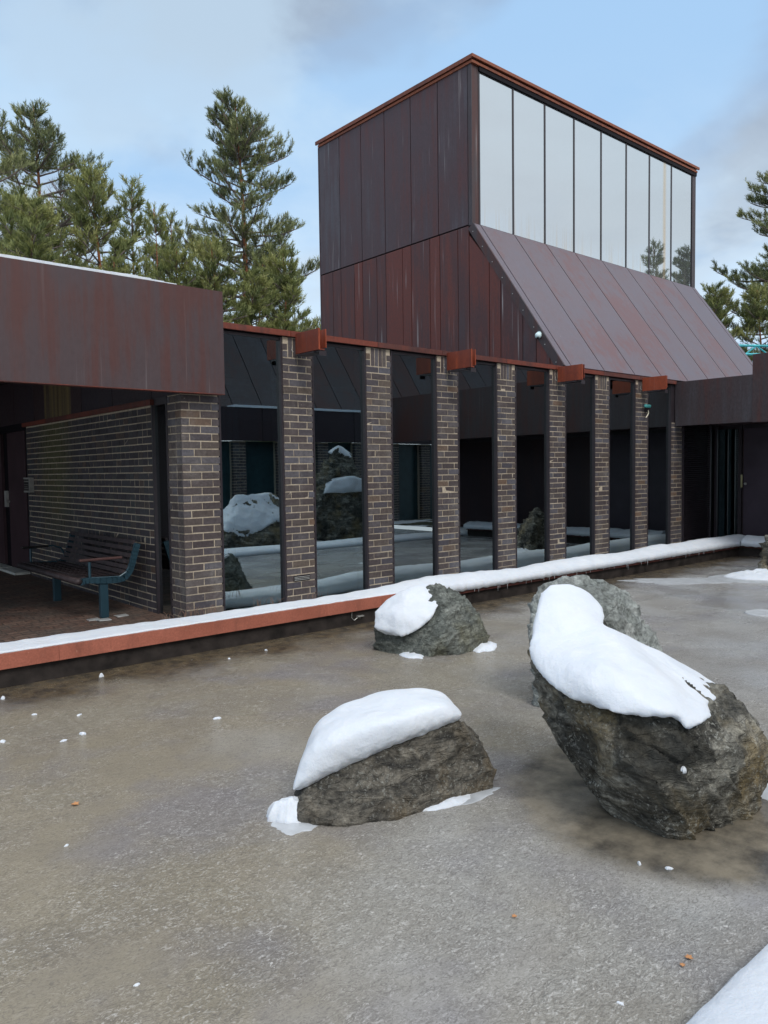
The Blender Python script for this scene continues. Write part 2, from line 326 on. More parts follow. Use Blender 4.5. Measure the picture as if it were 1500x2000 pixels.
MT['bone'] = plain('pale_cable', (.72,.66,.50), .6)
MT['wood'] = plain('dark_wood_chair', (.10,.085,.075), .5)
MT['top'] = plain('pale_table_top', (.35,.36,.36), .4)
MT['leaf'] = plain('orange_leaf', (.50,.24,.10), .7)
MT['grass'] = plain('dry_grass', (.22,.13,.09), .9)
m = M('icicle_ice', .08, .6); m.inp('Base Color', (.78,.84,.88)); m.b.inputs['Transmission Weight'].default_value = .35; MT['icicle'] = m.m
# trees
m = M('pine_needles', .55, .35); r = m.attr()
m.inp('Base Color', m.ramp(r, [(0, (.08,.11,.035)), (.35, (.14,.17,.06)), (.65, (.22,.245,.078)), (.9, (.27,.28,.09)), (1, (.28,.27,.11))]))
m.b.inputs['Subsurface Weight'].default_value = 0; MT['needle'] = m.m
m = M('pine_needles_blue', .55, .35); r = m.attr()
m.inp('Base Color', m.ramp(r, [(0, (.07,.095,.05)), (.4, (.14,.17,.07)), (.75, (.22,.24,.10)), (1, (.30,.31,.14))])); MT['needle2'] = m.m
m = M('pine_bark', .85, .2); z = m.xyz(m.tc)[2]; n1 = m.noise(m.mp(m.tc, (6,6,1.2)), 3, 4, .65)
c = m.mix(m.math('MULTIPLY', m.math('SUBTRACT', z, 3.5), .4, clamp=True), (.07,.055,.045), (.24,.095,.045))
c = m.mix(.6, c, m.ramp(n1, [(.3, .15), (.7, .85)]), 'OVERLAY'); m.inp('Base Color', c); m.bump(n1, .8, .03); MT['bark'] = m.m
MT['twig'] = plain('grey_twigs', (.16,.13,.115), .8)

# ---------------- mesh helpers ----------------
rng = random.Random(7)
class MB:
    def __init__(s): s.v = []; s.f = []; s.r = []
    def add(s, vs, fs, r=None):
        o = len(s.v); s.v += [tuple(p) for p in vs]; r = rng.random() if r is None else r
        for f in fs: s.f.append(tuple(i+o for i in f)); s.r.append(r)
        return s
    def box(s, x0, x1, y0, y1, z0, z1, r=None, j=0.):
        q = lambda: rng.uniform(-j, j) if j else 0
        vs = [(x+q(), y+q(), z+q()*.6) for z in (z0, z1) for x, y in ((x0,y0),(x1,y0),(x1,y1),(x0,y1))]
        return s.add(vs, [(0,3,2,1),(4,5,6,7),(0,1,5,4),(1,2,6,5),(2,3,7,6),(3,0,4,7)], r)
    def prism(s, poly, ext, r=None):     # planar polygon extruded by a vector
        n = len(poly); P = [Vector(p) for p in poly]; E = Vector(ext)
        vs = P + [p+E for p in P]
        return s.add(vs, [tuple(range(n-1,-1,-1)), tuple(range(n,2*n))] + [(i,(i+1)%n,n+(i+1)%n,n+i) for i in range(n)], r)
    def tube(s, pts, rad, seg=6, r=None, flat=1.):
        P = [Vector(p) for p in pts]; rings = []; vs = []
        for i, p in enumerate(P):
            d = (P[min(i+1,len(P)-1)] - P[max(i-1,0)]).normalized()
            a = d.cross(Vector((0,0,1)) if abs(d.z) < .95 else Vector((1,0,0))).normalized(); b = d.cross(a)
            rr = rad[i] if isinstance(rad, (list,tuple)) else rad
            for k in range(seg):
                t = 2*math.pi*k/seg; vs.append(p + a*math.cos(t)*rr + b*math.sin(t)*rr*flat)
        fs = [(i*seg+k, i*seg+(k+1)%seg, (i+1)*seg+(k+1)%seg, (i+1)*seg+k) for i in range(len(P)-1) for k in range(seg)]
        fs += [tuple(range(seg-1,-1,-1)), tuple((len(P)-1)*seg+k for k in range(seg))]
        return s.add(vs, fs, r)
    def build(s, name, mat, parent=None, smooth=False, bevel=0):
        me = bpy.data.meshes.new(name); me.from_pydata(s.v, [], s.f); me.materials.append(mat)
        a = me.attributes.new('rnd', 'FLOAT', 'FACE'); a.data.foreach_set('value', s.r)
        if smooth: me.shade_smooth()
        me.update(); o = bpy.data.objects.new(name, me); col.objects.link(o)
        if parent: o.parent = parent
        if bevel:
            b = o.modifiers.new('bevel', 'BEVEL'); b.width = bevel; b.segments = 2; b.limit_method = 'ANGLE'
        return o
def tag(o, label=None, cat=None, group=None, kind=None):
    for k, v in (('label',label),('category',cat),('group',group),('kind',kind)):
        if v: o[k] = v
    return o
def empty(name, label, cat, group=None, loc=(0,0,0)):
    o = bpy.data.objects.new(name, None); o.location = loc; o.empty_display_size = .2; col.objects.link(o); return tag(o, label, cat, group)
def part(mb, name, mat, parent, **k): return mb.build(name, MT[mat], parent, **k)

# ---------------- brick ----------------
S, W0, ZM, CH = 1.1451, .378, 2.6403, .075
def courses(zb, zt):
    i = int(math.ceil((ZM-zb)/CH))+1; o = []
    while i > -20:
        z0 = ZM - CH*i; z1 = z0 + CH
        if z1 > zt+.01: break
        if z1 > zb+.03: o.append((i, max(z0,zb)+.006, z1-.006))
        i -= 1
    return o
def pier(x0, w, parent, y0=0., side=None, top=2.715, soldier=True, zb=.02, depth=.24):
    b = MB(); x1 = x0+w
    for i, z0, z1 in courses(zb, top):
        J = .0022
        if i % 2: xs = [(0,.2*w), (.2*w+.01,.8*w-.005), (.8*w+.005,w)]
        else: xs = [(0,.5*w-.005), (.5*w+.005,w)]
        if i % 9 == 4: xs = [(0,.32*w-.005),(.32*w+.005,w)] if i % 2 else xs
        for a, c in xs:
            if rng.random() < .05: a2 = a
            b.box(x0+a, x0+c, y0+rng.uniform(-.002,.002), y0+.115, z0, z1, j=J)
        if side:
            ys = [(.125,.30)] if i % 2 else [(.125,.235),(.245,.30)]
            for a, c in ys: b.box(x0, x0+.1, y0+a, y0+c, z0, z1, j=J)
    if soldier:
        zt = 2.925
        for i, z0, z1 in courses(top, zt):
            b.box(x0, x0+.062, y0, y0+.115, z0, z1, j=.002); b.box(x1-.062, x1, y0, y0+.115, z0, z1, j=.002)
        n = 4; ww = (w-.144)/n
        for k in range(n): b.box(x0+.072+k*ww+.005, x0+.072+(k+1)*ww-.005, y0, y0+.115, top+.008, zt, j=.002)
    p = part(b, 'brick_pier', 'brick', parent)
    m = MB(); m.box(x0+.009, x1-.009, y0+.0035, y0+depth, zb, 2.93 if soldier else top)
    if side: m.box(x0+.0035, x0+.12, y0+.1, y0+.295, zb, top)
    part(m, 'mortar', 'mortar', p)
    return p
HULLS = {
 'slab': [[(-2.617,-4.041,-0.091),(-2.543,-4.144,-0.091),(-2.426,-4.219,-0.1),(-2.284,-4.288,-0.096),(-2.152,-4.309,-0.091),(-1.789,-4.358,-0.088),(-1.689,-4.377,-0.084),(-1.667,-4.365,-0.015),(-1.676,-4.312,0.07),(-1.733,-4.256,0.157),(-2.564,-3.947,0.007),(-2.519,-3.955,0.071),(-2.426,-3.992,0.118),(-2.295,-4.063,0.159),(-2.116,-4.16,0.216),(-1.921,-4.245,0.263),(-1.835,-4.266,0.269),(-2.216,-3.71,0.119),(-2.06,-3.773,0.207),(-1.778,-3.947,0.241),(-1.711,-4.072,0.223),(-1.558,-4.149,0.074),(-2.3,-3.6,-0.2),(-1.45,-3.95,-0.2),(-2.55,-3.95,-0.22),(-2.38,-4.15,-0.22),(-1.72,-4.33,-0.22)]],
 'slab_snow': [[(-2.573,-3.964,0.032),(-2.53,-4.012,0.073),(-2.436,-4.048,0.144),(-2.325,-4.102,0.172),(-2.213,-4.157,0.203),(-2.098,-4.213,0.25),(-1.949,-4.273,0.276),(-1.853,-4.277,0.273),(-2.547,-3.955,0.103),(-2.48,-3.954,0.191),(-2.39,-3.948,0.259),(-2.432,-4.045,0.233),(-2.24,-4.153,0.3),(-1.974,-4.246,0.346),(-2.271,-3.787,0.237),(-2.128,-3.775,0.283),(-1.954,-3.817,0.31),(-1.775,-3.945,0.318),(-1.727,-4.013,0.312),(-1.736,-4.112,0.284),(-1.782,-4.208,0.246),(-2.392,-3.77,-0.059),(-2.099,-3.817,0.037),(-1.77,-4.092,0.164)]],
 'big': [[(-1.458,-5.265,-0.101),(-1.519,-5.092,-0.089),(-1.489,-5.198,-0.099),(-1.26,-5.316,-0.101),(-1.094,-5.354,-0.107),(-1.534,-4.878,-0.04),(-1.517,-4.988,-0.076),(-0.917,-5.369,-0.034),(-0.827,-5.37,0.114),(-0.782,-5.338,0.181),(-0.86,-5.232,0.357),(-0.939,-5.186,0.418),(-1.55,-4.638,0.354),(-1.565,-4.743,0.179),(-1.55,-4.847,0.009),(-1.735,-5.173,0.25),(-1.533,-5.312,0.368),(-1.293,-5.396,0.241),(-1.555,-5.337,0.119),(-1.662,-5.066,0.414),(-1.556,-5.208,0.44),(-1.652,-4.834,0.451),(-0.868,-4.849,0.441),(-0.787,-5.056,0.374),(-0.977,-4.615,0.555),(-0.9,-4.75,-0.2),(-0.65,-5,-0.2),(-1.25,-5,-0.2),(-1.46,-5.24,-0.2),(-1.2,-5.32,-0.2)],
   [(-1.481,-4.447,0.529),(-1.504,-4.484,0.467),(-1.55,-4.638,0.349),(-1.565,-4.714,0.221),(-1.516,-4.852,-0.012),(-1.648,-5.119,0.211),(-1.635,-4.822,0.445),(-1.174,-4.302,0.719),(-0.986,-4.327,0.784),(-0.923,-4.452,0.72),(-0.933,-4.587,0.543),(-1.593,-5.022,0.388),(-1.338,-5.111,0.364),(-1.285,-4.346,0.615),(-1.358,-4.997,-0.146),(-1.1,-4.6,0.1)]],
 'big_snow': [[(-1.461,-4.457,0.633),(-1.35,-4.413,0.73),(-1.211,-4.37,0.796),(-1.178,-4.291,0.811),(-1.098,-4.292,0.848),(-0.999,-4.337,0.85),(-0.945,-4.426,0.814),(-0.943,-4.498,0.757),(-1.02,-4.568,0.706),(-1.116,-4.619,0.672),(-1.498,-4.695,0.552),(-1.548,-4.519,0.566),(-1.275,-4.503,0.745),(-1.176,-4.591,0.704),(-1.053,-4.341,0.694),(-0.882,-4.424,0.682)],
   [(-1.536,-4.5,0.612),(-1.587,-4.565,0.563),(-1.646,-4.675,0.537),(-1.693,-4.768,0.5),(-1.698,-4.872,0.474),(-1.68,-5.018,0.495),(-1.716,-5.082,0.465),(-1.674,-5.158,0.459),(-1.628,-5.249,0.476),(-1.552,-5.29,0.465),(-1.458,-4.458,0.645),(-1.163,-4.644,0.69),(-1.076,-4.654,0.669),(-0.984,-4.711,0.599),(-0.885,-4.829,0.513),(-0.814,-4.961,0.455),(-0.786,-5.082,0.389),(-0.94,-5.186,0.399),(-1.193,-5.23,0.438),(-1.582,-4.949,0.613),(-1.423,-5.158,0.532),(-1.581,-4.726,0.596),(-1.643,-5.234,0.504),(-1.68,-4.935,0.559),(-0.968,-4.761,0.47),(-0.866,-4.988,0.362)],
   [(-1.533,-5.28,0.458),(-1.542,-5.328,0.413),(-1.459,-5.345,0.427),(-1.379,-5.335,0.428),(-1.28,-5.26,0.46),(-1.555,-5.231,0.507),(-1.361,-5.221,0.395),(-1.194,-5.231,0.408)]],
 'tri': [[(-0.189,-1.701,-0.041),(-0.171,-1.853,-0.105),(-0.002,-2.131,-0.117),(0.125,-2.254,-0.112),(0.286,-2.314,-0.111),(0.636,-2.258,-0.109),(-0.169,-1.667,0.117),(0.668,-2.236,0.033),(0.633,-2.126,0.221),(0.547,-1.976,0.37),(0.463,-1.9,0.414),(0.349,-1.801,0.435),(0.245,-2.09,0.312),(0.127,-2.267,0.104),(-0.048,-1.988,0.042),(0.03,-1.667,0.31),(0.35,-1.4,-0.2),(0.7,-1.7,-0.2),(0,-1.5,-0.2),(-0.1,-1.8,-0.2),(0.12,-2.2,-0.2),(0.6,-2.2,-0.2)]],
 'tri_snow': [[(-0.211,-1.737,0.115),(-0.133,-1.663,0.237),(0.031,-1.666,0.333),(0.193,-1.733,0.417),(0.335,-1.788,0.44),(0.37,-1.887,0.399),(0.304,-2.006,0.35),(0.168,-2.091,0.29),(0.074,-2.108,0.214),(-0.031,-2.076,0.139),(-0.128,-1.996,0.078),(-0.153,-1.919,0.124),(-0.072,-1.952,0.267),(0.001,-1.66,0.054),(0.361,-1.826,0.217)]],
 'granite': [[(-0.34,-3.574,0.61),(-0.184,-3.569,0.7),(-0.096,-3.644,0.727),(0.207,-3.776,0.672),(0.328,-3.887,0.579),(0.391,-3.951,0.431),(0.48,-4.04,0.264),(0.507,-4.074,0.117),(0.535,-4.119,-0.176),(-0.43,-3.645,0.378),(-0.433,-3.679,-0.142),(-0.217,-4.015,0.539),(-0.213,-4.13,-0.102),(0.414,-3.507,0.466),(0.733,-3.749,-0.02),(0.087,-3.323,0.016),(0.1,-3.9,-0.2),(0.5,-4.2,-0.2)]],
 'dark': [[(6.97,-2.082,0.468),(6.866,-2.078,0.199),(6.782,-2.088,-0.039),(7.094,-2.18,0.6),(7.49,-2.38,0.738),(8.099,-2.658,0.487),(8.188,-2.777,-0.127),(6.968,-2.521,-0.141),(7.206,-2.698,0.254),(7.939,-2.146,0.155),(7.581,-1.994,-0.18)]],
 'tallrock': [[(6,-7.2,-0.2),(7,-7.1,-0.2),(6.1,-7.9,-0.2),(6.9,-7.9,-0.2),(5.85,-7.3,0.8),(7.1,-7.3,0.9),(6,-7.9,1),(7,-7.9,1.1),(6.35,-7.4,1.95),(6.8,-7.4,1.9),(6.5,-7.7,2),(6.15,-7.3,1.4)]],
 'tallrock_snow': [[(6.25,-7.45,1.93),(6.9,-7.45,1.9),(6.4,-7.75,1.95),(6.8,-7.3,1.8),(6.5,-7.45,2.1),(6.7,-7.6,2.08)],
   [(5.85,-7.2,1),(6.1,-7.12,1.3),(6.6,-7.05,1.38),(7.15,-7.1,1.25),(7.1,-7.1,1),(6.5,-7.05,1.15),(6.1,-7.4,1.35),(7,-7.4,1.3)]],
 'lowrock': [[(3,-6.7,-0.2),(5,-6.7,-0.2),(3.2,-7.8,-0.2),(4.9,-7.8,-0.2),(3.1,-6.8,0.4),(4.9,-6.9,0.45),(3.6,-7.2,0.9),(4.4,-7.2,0.95),(4.8,-7.5,0.7)]],
 'lowrock_snow': [[(3.05,-6.75,0.35),(3.5,-6.75,0.15),(4.3,-6.8,0.5),(4.9,-6.95,0.65),(3.6,-7.2,1.02),(4.4,-7.2,1.07),(4.8,-7.4,0.85),(3.2,-7.3,0.6),(3.5,-6.9,0.7)]],
}
# ================= the museum wing facing the pool =================
ZE = 2.9374
B = empty('museum_building', 'low dark brick building with tall rusty steel roof lantern behind the pool', 'building')
pier(-1.172, .405, B, side=True, soldier=False, top=2.27)
for n in range(8):
    p = pier(n*S, W0, B, top=2.27 if n == 7 else 2.715, soldier=n != 7)
    if n == 0:
        v = MB(); v.box(.088, .300, -.004, .02, .318, .378); v = part(v, 'air_vent', 'gap', p)
        q = MB()
        for z in (.332,.348,.364): q.box(.095, .293, -.008, -.004, z-.003, z+.003)
        q.v += []; part(q, 'vent_slat', 'metal', B)
# windows
def window(x0, x1, parent, ztop=2.925, y=.03):
    f = MB(); t = .019
    f.box(x0+.004, x0+.004+t, y-.03, y+.05, .04, ztop); f.box(x1-.004-t, x1-.004, y-.03, y+.05, .04, ztop)
    f.box(x0+.004+t, x1-.004-t, y-.012, y+.045, ztop-.03, ztop); f.box(x0+.004+t, x1-.004-t, y-.012, y+.045, .04, .085)
    fr = part(f, 'window', 'frame', parent)
    g = MB(); g.box(x0+.021, x1-.021, y+.012, y+.018, .08, ztop-.025); part(g, 'pane', 'glass', fr)
    return fr
for n in range(-1, 7): window(n*S+(W0 if n >= 0 else W0+0.), (n+1)*S, B)
# eaves strip, its drip edge and the flat roof
e = MB()
xs = [-.77, .09, 1.3, 2.36, 3.6, 4.70, 5.9, 6.96, 8.13]
for a, c in zip(xs[:-1], xs[1:]): e.box(a+.003, c-.003, -.035, -.005, ZE, ZE+.058, j=.0015)
part(e, 'eaves_flashing', 'flash', B)
r_ = MB(); r_.box(-.77, 8.2, -.005, 7.6, ZE-.005, ZE+.05); r_.box(-6, -.77, .2, 7.6, 3.0, 3.2); part(r_, 'flat_roof', 'gap', B)
f = MB(); f.box(8.03, 8.20, .012, .12, 2.27, 2.936); f.box(7*S-.005, 8.03, .02, .12, 2.27, 2.936); part(f, 'pier_head', 'frame', B)
# rain spouts
for n in (0, 2, 4, 6):
    x0 = n*S + .150; q = MB()
    q.box(x0, x0+.012, -.44, -.03, 2.755, 2.972); q.box(x0+.128, x0+.140, -.395, -.03, 2.79, 2.982)
    q.box(x0+.012, x0+.128, -.38, -.03, 2.765, 2.777)
    q.box(x0, x0+.018, -.448, -.441, 2.755, 2.972)
    sp = part(q, 'rain_spout', 'rust', B)
    q = MB(); q.box(x0+.022, x0+.126, -.41, -.35, 2.738, 2.751); q.box(x0+.002, x0+.138, -.35, -.05, 2.735, 2.749); q.box(x0+.03, x0+.122, -.415, -.408, 2.70, 2.75)
    part(q, 'spout_lip', 'frame', sp)
    q = MB(); q.tube([(x0-.03,-.012,2.83),(x0-.045,-.02,2.80),(x0-.03,-.03,2.775)], .004, 5); part(q, 'bracket', 'metal', sp)
# ---- roof lantern (tower) ----
XT, YT, ZT, ZS, XT2, YB = 4.902, 1.783, 8.158, 5.498, 12.25, 5.952
KS = (ZS-3.0)/YT
body = MB()
body.prism([(XT+.035,YB-.03,2.95),(XT+.035,0.09,2.95),(XT+.035,YT+.06,ZS-.06),(XT+.035,YT+.06,ZT-.12),(XT+.035,YB-.03,ZT-.12)], (XT2-XT-.07,0,0))
part(body, 'lantern_core', 'gap', B)
ups = [1.862,2.555,3.231,3.933,4.613,5.283,5.945]
u = MB(); g = .008
for a, c in zip(ups[:-1], ups[1:]): u.box(XT, XT+.03, a+g, c-g, ZS+.012, ZT-.115)
u.box(XT2-.03, XT2, YT+.05, YB, 3.0, ZT-.115); u.box(XT, XT2, YB, YB+.03, 3.0, ZT-.115)
part(u, 'upper_cladding', 'corten_up', B)
lo = [.02,.235,.491,.746,1.186,1.421,1.854,2.107,2.53,2.775,3.249,3.479,3.933,4.19,4.613,4.863,5.283,5.55,5.945]
u = MB(); g = .007; off = .17
for a, c in zip(lo[:-1], lo[1:]):
    a2, c2 = a+g, c-g
    if a2 < YT:
        za = 3.0 + a2*KS - off; zc = 3.0 + min(c2,YT)*KS - off
        if c2 <= .12+off/KS and zc < 3.02: continue
        pts = [(XT,a2,2.96),(XT,c2,2.96),(XT,c2,min(zc,ZS-.012))]
        if za > 2.99: pts.append((XT,a2,za))
        else: pts = [(XT,(off-.03)/KS,2.96),(XT,c2,2.96),(XT,c2,zc)]
        u.prism(pts, (.03,0,0))
    else: u.box(XT, XT+.03, a2, c2, 2.96, ZS-.012)
part(u, 'lower_cladding', 'corten_low', B)
# corner post, raking trim and their edge lines
u = MB(); u.box(XT, XT+.17, YT, YT+.072, ZS-.01, ZT-.115)
u.box(XT-.004, XT+.012, YT-.006, YT+.072, ZS-.01, ZT-.115)
part(u, 'corner_post', 'corten_grey', B)
u = MB(); u.box(XT2-.15, XT2+.004, YT-.004, YT+.06, ZS, ZT-.115); part(u, 'corner_post', 'corten_grey', B)
def rake(x0, x1, d0, d1, mat, name):
    m_ = MB(); nrm = Vector((0,-KS,1)).normalized()
    p0 = Vector((x0, 0.0, 3.0)); p1 = Vector((x0, YT, ZS))
    m_.prism([p0+nrm*d0, p1+nrm*d0, p1+nrm*d1, p0+nrm*d1], (x1-x0,0,0)); return part(m_, name, mat, B)
rake(XT-.006, XT+.022, -.105, .028, 'corten_grey', 'raking_trim')
for k in range(9):
    t = .05+k*.115; rv = MB(); rv.tube([(XT-.012, YT*t+.03, 3.0+(ZS-3)*t-.05),(XT-.002, YT*t+.03, 3.0+(ZS-3)*t-.05)], .008, 6)
    part(rv, 'rivet', 'metal', B)
gx = [XT+.025, 5.085, 5.945, 6.818, 7.690, 8.568, 9.445, 10.318, 11.205, 12.085, XT2-.0]
sl = MB(); nrm = Vector((0,-KS,1)).normalized()
for a, c in zip(gx[:-1], gx[1:]):
    P = [Vector((a+.011,0,3.0)), Vector((c-.011,0,3.0)), Vector((c-.011,YT,ZS)), Vector((a+.011,YT,ZS))]
    sl.prism([p + nrm*.0 for p in P], nrm*.022)
part(sl, 'sloped_cladding', 'corten_sky_lit', B)
# clerestory
for a, c in zip(gx[1:-2], gx[2:-1]):
    f = MB(); f.box(a-.017, a+.017, YT-.006, YT+.03, ZS+.0, ZT-.19)
    f.box(a+.017, c-.017, YT-.002, YT+.03, ZS+.002, ZS+.025)
    fr = part(f, 'clerestory_window', 'frame', B)
    q = MB(); q.box(a+.017, c-.017, YT+.004, YT+.012, ZS+.025, ZT-.19, r=.5); part(q, 'pane', 'skyglass', fr)
f = MB(); f.box(12.085-.017, 12.085+.017, YT-.006, YT+.03, ZS, ZT-.19); f.box(XT+.17, XT2, YT-.03, YT+.04, ZT-.19, ZT-.12); part(f, 'window_head', 'gap', B)
f = MB()
f.box(XT-.05, XT2+.04, YT-.075, YT-.045, ZT-.05, ZT); f.box(XT-.05, XT-.022, YT-.045, YB+.05, ZT-.066, ZT); f.box(XT-.022, XT2+.04, YT-.045, YB+.05, ZT-.03, ZT-.012)
f.box(XT-.022, XT2, YT-.045, YB, ZT-.118, ZT-.075)
part(f, 'roof_flashing', 'cap', B)
# ---- interior room seen through the glass ----
i = MB(); i.box(-.9, 8.1, 4.6, 4.7, 0, 2.9) ; i.box(-1.12,-1.06,.35,4.6,0,2.9); i.box(8.2,8.3,.3,4.6,0,2.9)
part(i, 'interior_wall', 'int_wall', B)
i = MB(); i.box(-1.05, 8.2, .06, 4.6, -.02, .04); part(i, 'interior_floor', 'int_floor', B)
i = MB(); i.box(-1.05, 8.2, .08, 4.6, 2.40, 2.46); part(i, 'interior_ceiling', 'int_wall', B)
for n, (xa, wd) in enumerate([(-.74,.50),(.40,.42)]):
    q = MB()
    for k in range(12): q.box(xa+wd*k/12, xa+wd*(k+.92)/12, .50+.02*(k%2), .53+.02*(k%2), .10, 2.22)
    part(q, 'window_blind', 'curtain', B)
for xa in (-.45,2.05,3.40,4.76,5.95,7.05,8.2-.6): 
    q = MB(); q.box(xa, xa+.34, .72, .80, 2.26, 2.33); part(q, 'light_trough', 'beam', B)
q = MB(); q.box(4.02,4.30,2.6,2.64,.75,1.98); part(q, 'far_window_panel', 'curtain', B)  # solid panel; its pale colour stands in for daylight in the window beyond
# ---- entrance porch ----
f = MB(); f.box(-6.2, -.775, -.15, -.11, 2.272, 3.26, r=.62); part(f, 'porch_fascia', 'corten_fascia', B)
f = MB(); f.box(-6.2, -.777, -.155, -.07, 2.265, 2.272, r=.3); part(f, 'fascia_lip', 'flash', B)
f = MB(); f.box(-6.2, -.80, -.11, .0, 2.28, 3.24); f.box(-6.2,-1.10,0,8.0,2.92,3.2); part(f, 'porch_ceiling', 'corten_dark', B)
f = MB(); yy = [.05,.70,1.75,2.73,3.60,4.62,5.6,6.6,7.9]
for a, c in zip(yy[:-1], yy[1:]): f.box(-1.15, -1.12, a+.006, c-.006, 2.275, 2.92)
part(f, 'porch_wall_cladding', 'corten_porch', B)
f = MB(); f.box(-1.205, -1.11, .62, 3.95, 2.205, 2.262, r=.3); f.box(-1.205, -1.11, 3.955, 5.03, 2.205, 2.262, r=.92); part(f, 'wall_cap_flashing', 'flash', B)
# brick side wall
b = MB()
for ci, z0, z1 in courses(.04, 2.2):
    y = .675; k = ci
    while y < 4.95:
        ln = .235 if (rng.random() < .20) else .108
        y1 = min(y+ln, 4.96)
        if y1-y > .03: b.box(-1.172+rng.uniform(-.002,.002), -1.07, y, y1, z0, z1, j=.002)
        y = y1+.011
wl = part(b, 'brick_side_wall', 'mossbrick', B)
m = MB(); m.box(-1.1685, -1.065, .68, 4.95, .03, 2.205); part(m, 'mortar', 'mortar', wl)
f = MB(); f.box(-1.175,-1.10,.302,.332,.03,2.27); f.box(-1.175,-1.10,.645,.675,.03,2.27); f.box(-1.165,-1.10,.332,.645,2.20,2.27)
fr = part(f, 'narrow_window', 'frame', B); q = MB(); q.box(-1.145,-1.139,.332,.645,.04,2.2); part(q, 'pane', 'glass', fr)
def leaf_door(name, y0, y1, z0, z1, x, mat):
    d = MB(); d.box(x, x+.045, y0, y1, z0, z1); return part(d, name, mat, B)
d1 = leaf_door('entrance_door', 5.05, 5.95, .10, 2.16, -1.17, 'door')
q = MB(); q.box(-1.20,-1.172,5.965,6.10,1.02,1.27); q.tube([(-1.175,5.90,1.11),(-1.225,5.90,1.11)], .022, 10); part(q, 'handle', 'metal', d1)
d2 = leaf_door('entrance_door', 6.32, 7.3, .10, 2.16, -1.17, 'door')
f = MB(); f.box(-1.12,-1.08,4.96,7.9,.05,2.27); f.box(-1.16,-1.11,4.97,5.04,.05,2.2); f.box(-1.165,-1.11,5.0,7.9,2.165,2.275); part(f, 'door_frame', 'gap', B)
f = MB(); f.box(-1.36,-1.15,5.08,5.92,.048,.085); f.box(-1.36,-1.15,6.0,7.2,.048,.085); part(f, 'threshold', 'beam', B)
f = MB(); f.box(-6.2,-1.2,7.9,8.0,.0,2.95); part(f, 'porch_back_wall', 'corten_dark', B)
# ---- side wing on the right ----
f = MB(); f.box(8.128, 8.16, -1.33, -.003, 2.215, 2.975, r=.25); f.box(8.122, 8.155, -7.4, -1.333, 2.205, 3.296, r=.55); part(f, 'wing_fascia', 'corten_grey', B)
f = MB(); f.box(8.16, 14, -7.4, -.01, 2.90, 2.95); f.box(8.16, 14, -7.4, -1.34, 3.2, 3.26); part(f, 'wing_roof', 'gap', B)
f = MB(); f.box(8.155, 9.95, -7.4, .02, 2.275, 2.31); part(f, 'soffit', 'soffit', B)
f = MB(); f.box(8.41, 8.45, -.01, .06, .04, 2.275); f.box(9.42, 9.46, -.01, .06, .04, 2.275); f.box(8.45,9.42,.05,.07,.04,2.275)
fr = part(f, 'louvre_frame', 'frame', B)
q = MB(); z = .1
while z < 2.25: q.prism([(8.45,.0,z),(8.45,.045,z+.022),(8.45,.045,z+.027),(8.45,.0,z+.005)], (.97,0,0)); z += .036
part(q, 'louvre_slats', 'frame', fr)
f = MB(); f.box(9.46, 9.95, .30, .34, 0, 2.3); f.box(9.70,9.74,-.0,.05,.04,2.275); f.box(9.92, 9.98, -.36, -.30, .04, 2.28); f.box(9.96, 10.2, -7.4, .0, 2.2, 2.9); part(f, 'wing_frame', 'frame', B)
fr = MB(); fr.box(9.92, 9.96, -.30, .02, .04, .1); fr = part(fr, 'side_window', 'frame', B)
q = MB(); q.box(9.935, 9.941, -.30, .3, .1, 2.2); part(q, 'pane', 'glass', fr)
f = MB(); f.box(9.98, 10.1, -7.4, .3, 0.02, 2.3); part(f, 'wing_wall', 'corten_dark', B)
d = MB(); d.box(9.93, 9.975, -1.45, -.40, .08, 2.2); d = part(d, 'wing_door', 'purpledoor', B)
q = MB(); q.box(9.905,9.925,-.385,-.355,1.10,1.34); part(q, 'handle_plate', 'yelmetal', d)
q = MB(); q.tube([(9.93,-.44,1.17),(9.895,-.44,1.17)], .022, 12); part(q, 'knob', 'metal', d)
d = MB(); d.box(9.93, 9.975, -2.6, -1.5, .08, 2.2); part(d, 'wing_door', 'purpledoor', B)

# ================= opposite wing (mirrored in the glass) =================
O = empty('opposite_wing', 'dark brick and steel wing across the pool seen mirrored in the windows', 'building')
for n in range(-3, 12):
    x0 = n*1.3; b = MB()
    for ci, z0, z1 in courses(.02, 2.3):
        xs = [(0,.075),(.085,.293),(.303,.378)] if ci % 2 else [(0,.184),(.194,.378)]
        for a, c in xs: b.box(x0+a, x0+c, -10.2, -10.1, z0, z1)
    p = part(b, 'brick_pier', 'brick', O)
    m = MB(); m.box(x0+.009, x0+.369, -10.4, -10.104, 0, 2.3); part(m, 'mortar', 'mortar', p)
f = MB(); f.box(-4.0, 15.5, -10.35, -10.3, 0, 2.3); part(f, 'dark_glazing', 'tealdark', O)
f = MB()
for a in range(-6, 16, 3): f.box(a+.01, a+2.99, -10.05, -9.98, 2.3, 3.15)
part(f, 'fascia', 'corten_dark', O)
f = MB(); f.box(-6, 16, -16, -10.05, 3.0, 3.1); part(f, 'flat_roof', 'gap', O)
f = MB()
for k in range(17):
    x = 4.5 + k*.88; f.prism([(x+.012,-10.3,3.1),(x+.868,-10.3,3.1),(x+.868,-12.0,5.5),(x+.012,-12.0,5.5)], (0,-.03,-.02))
part(f, 'sloped_cladding', 'corten_grey', O)
f = MB(); f.prism([(4.52,-10.36,3.05),(4.52,-12.06,5.4),(4.52,-12.06,8.0),(4.52,-16,8.0),(4.52,-16,3.05)], (14.9,0,0)); part(f, 'lantern', 'corten_dark', O)

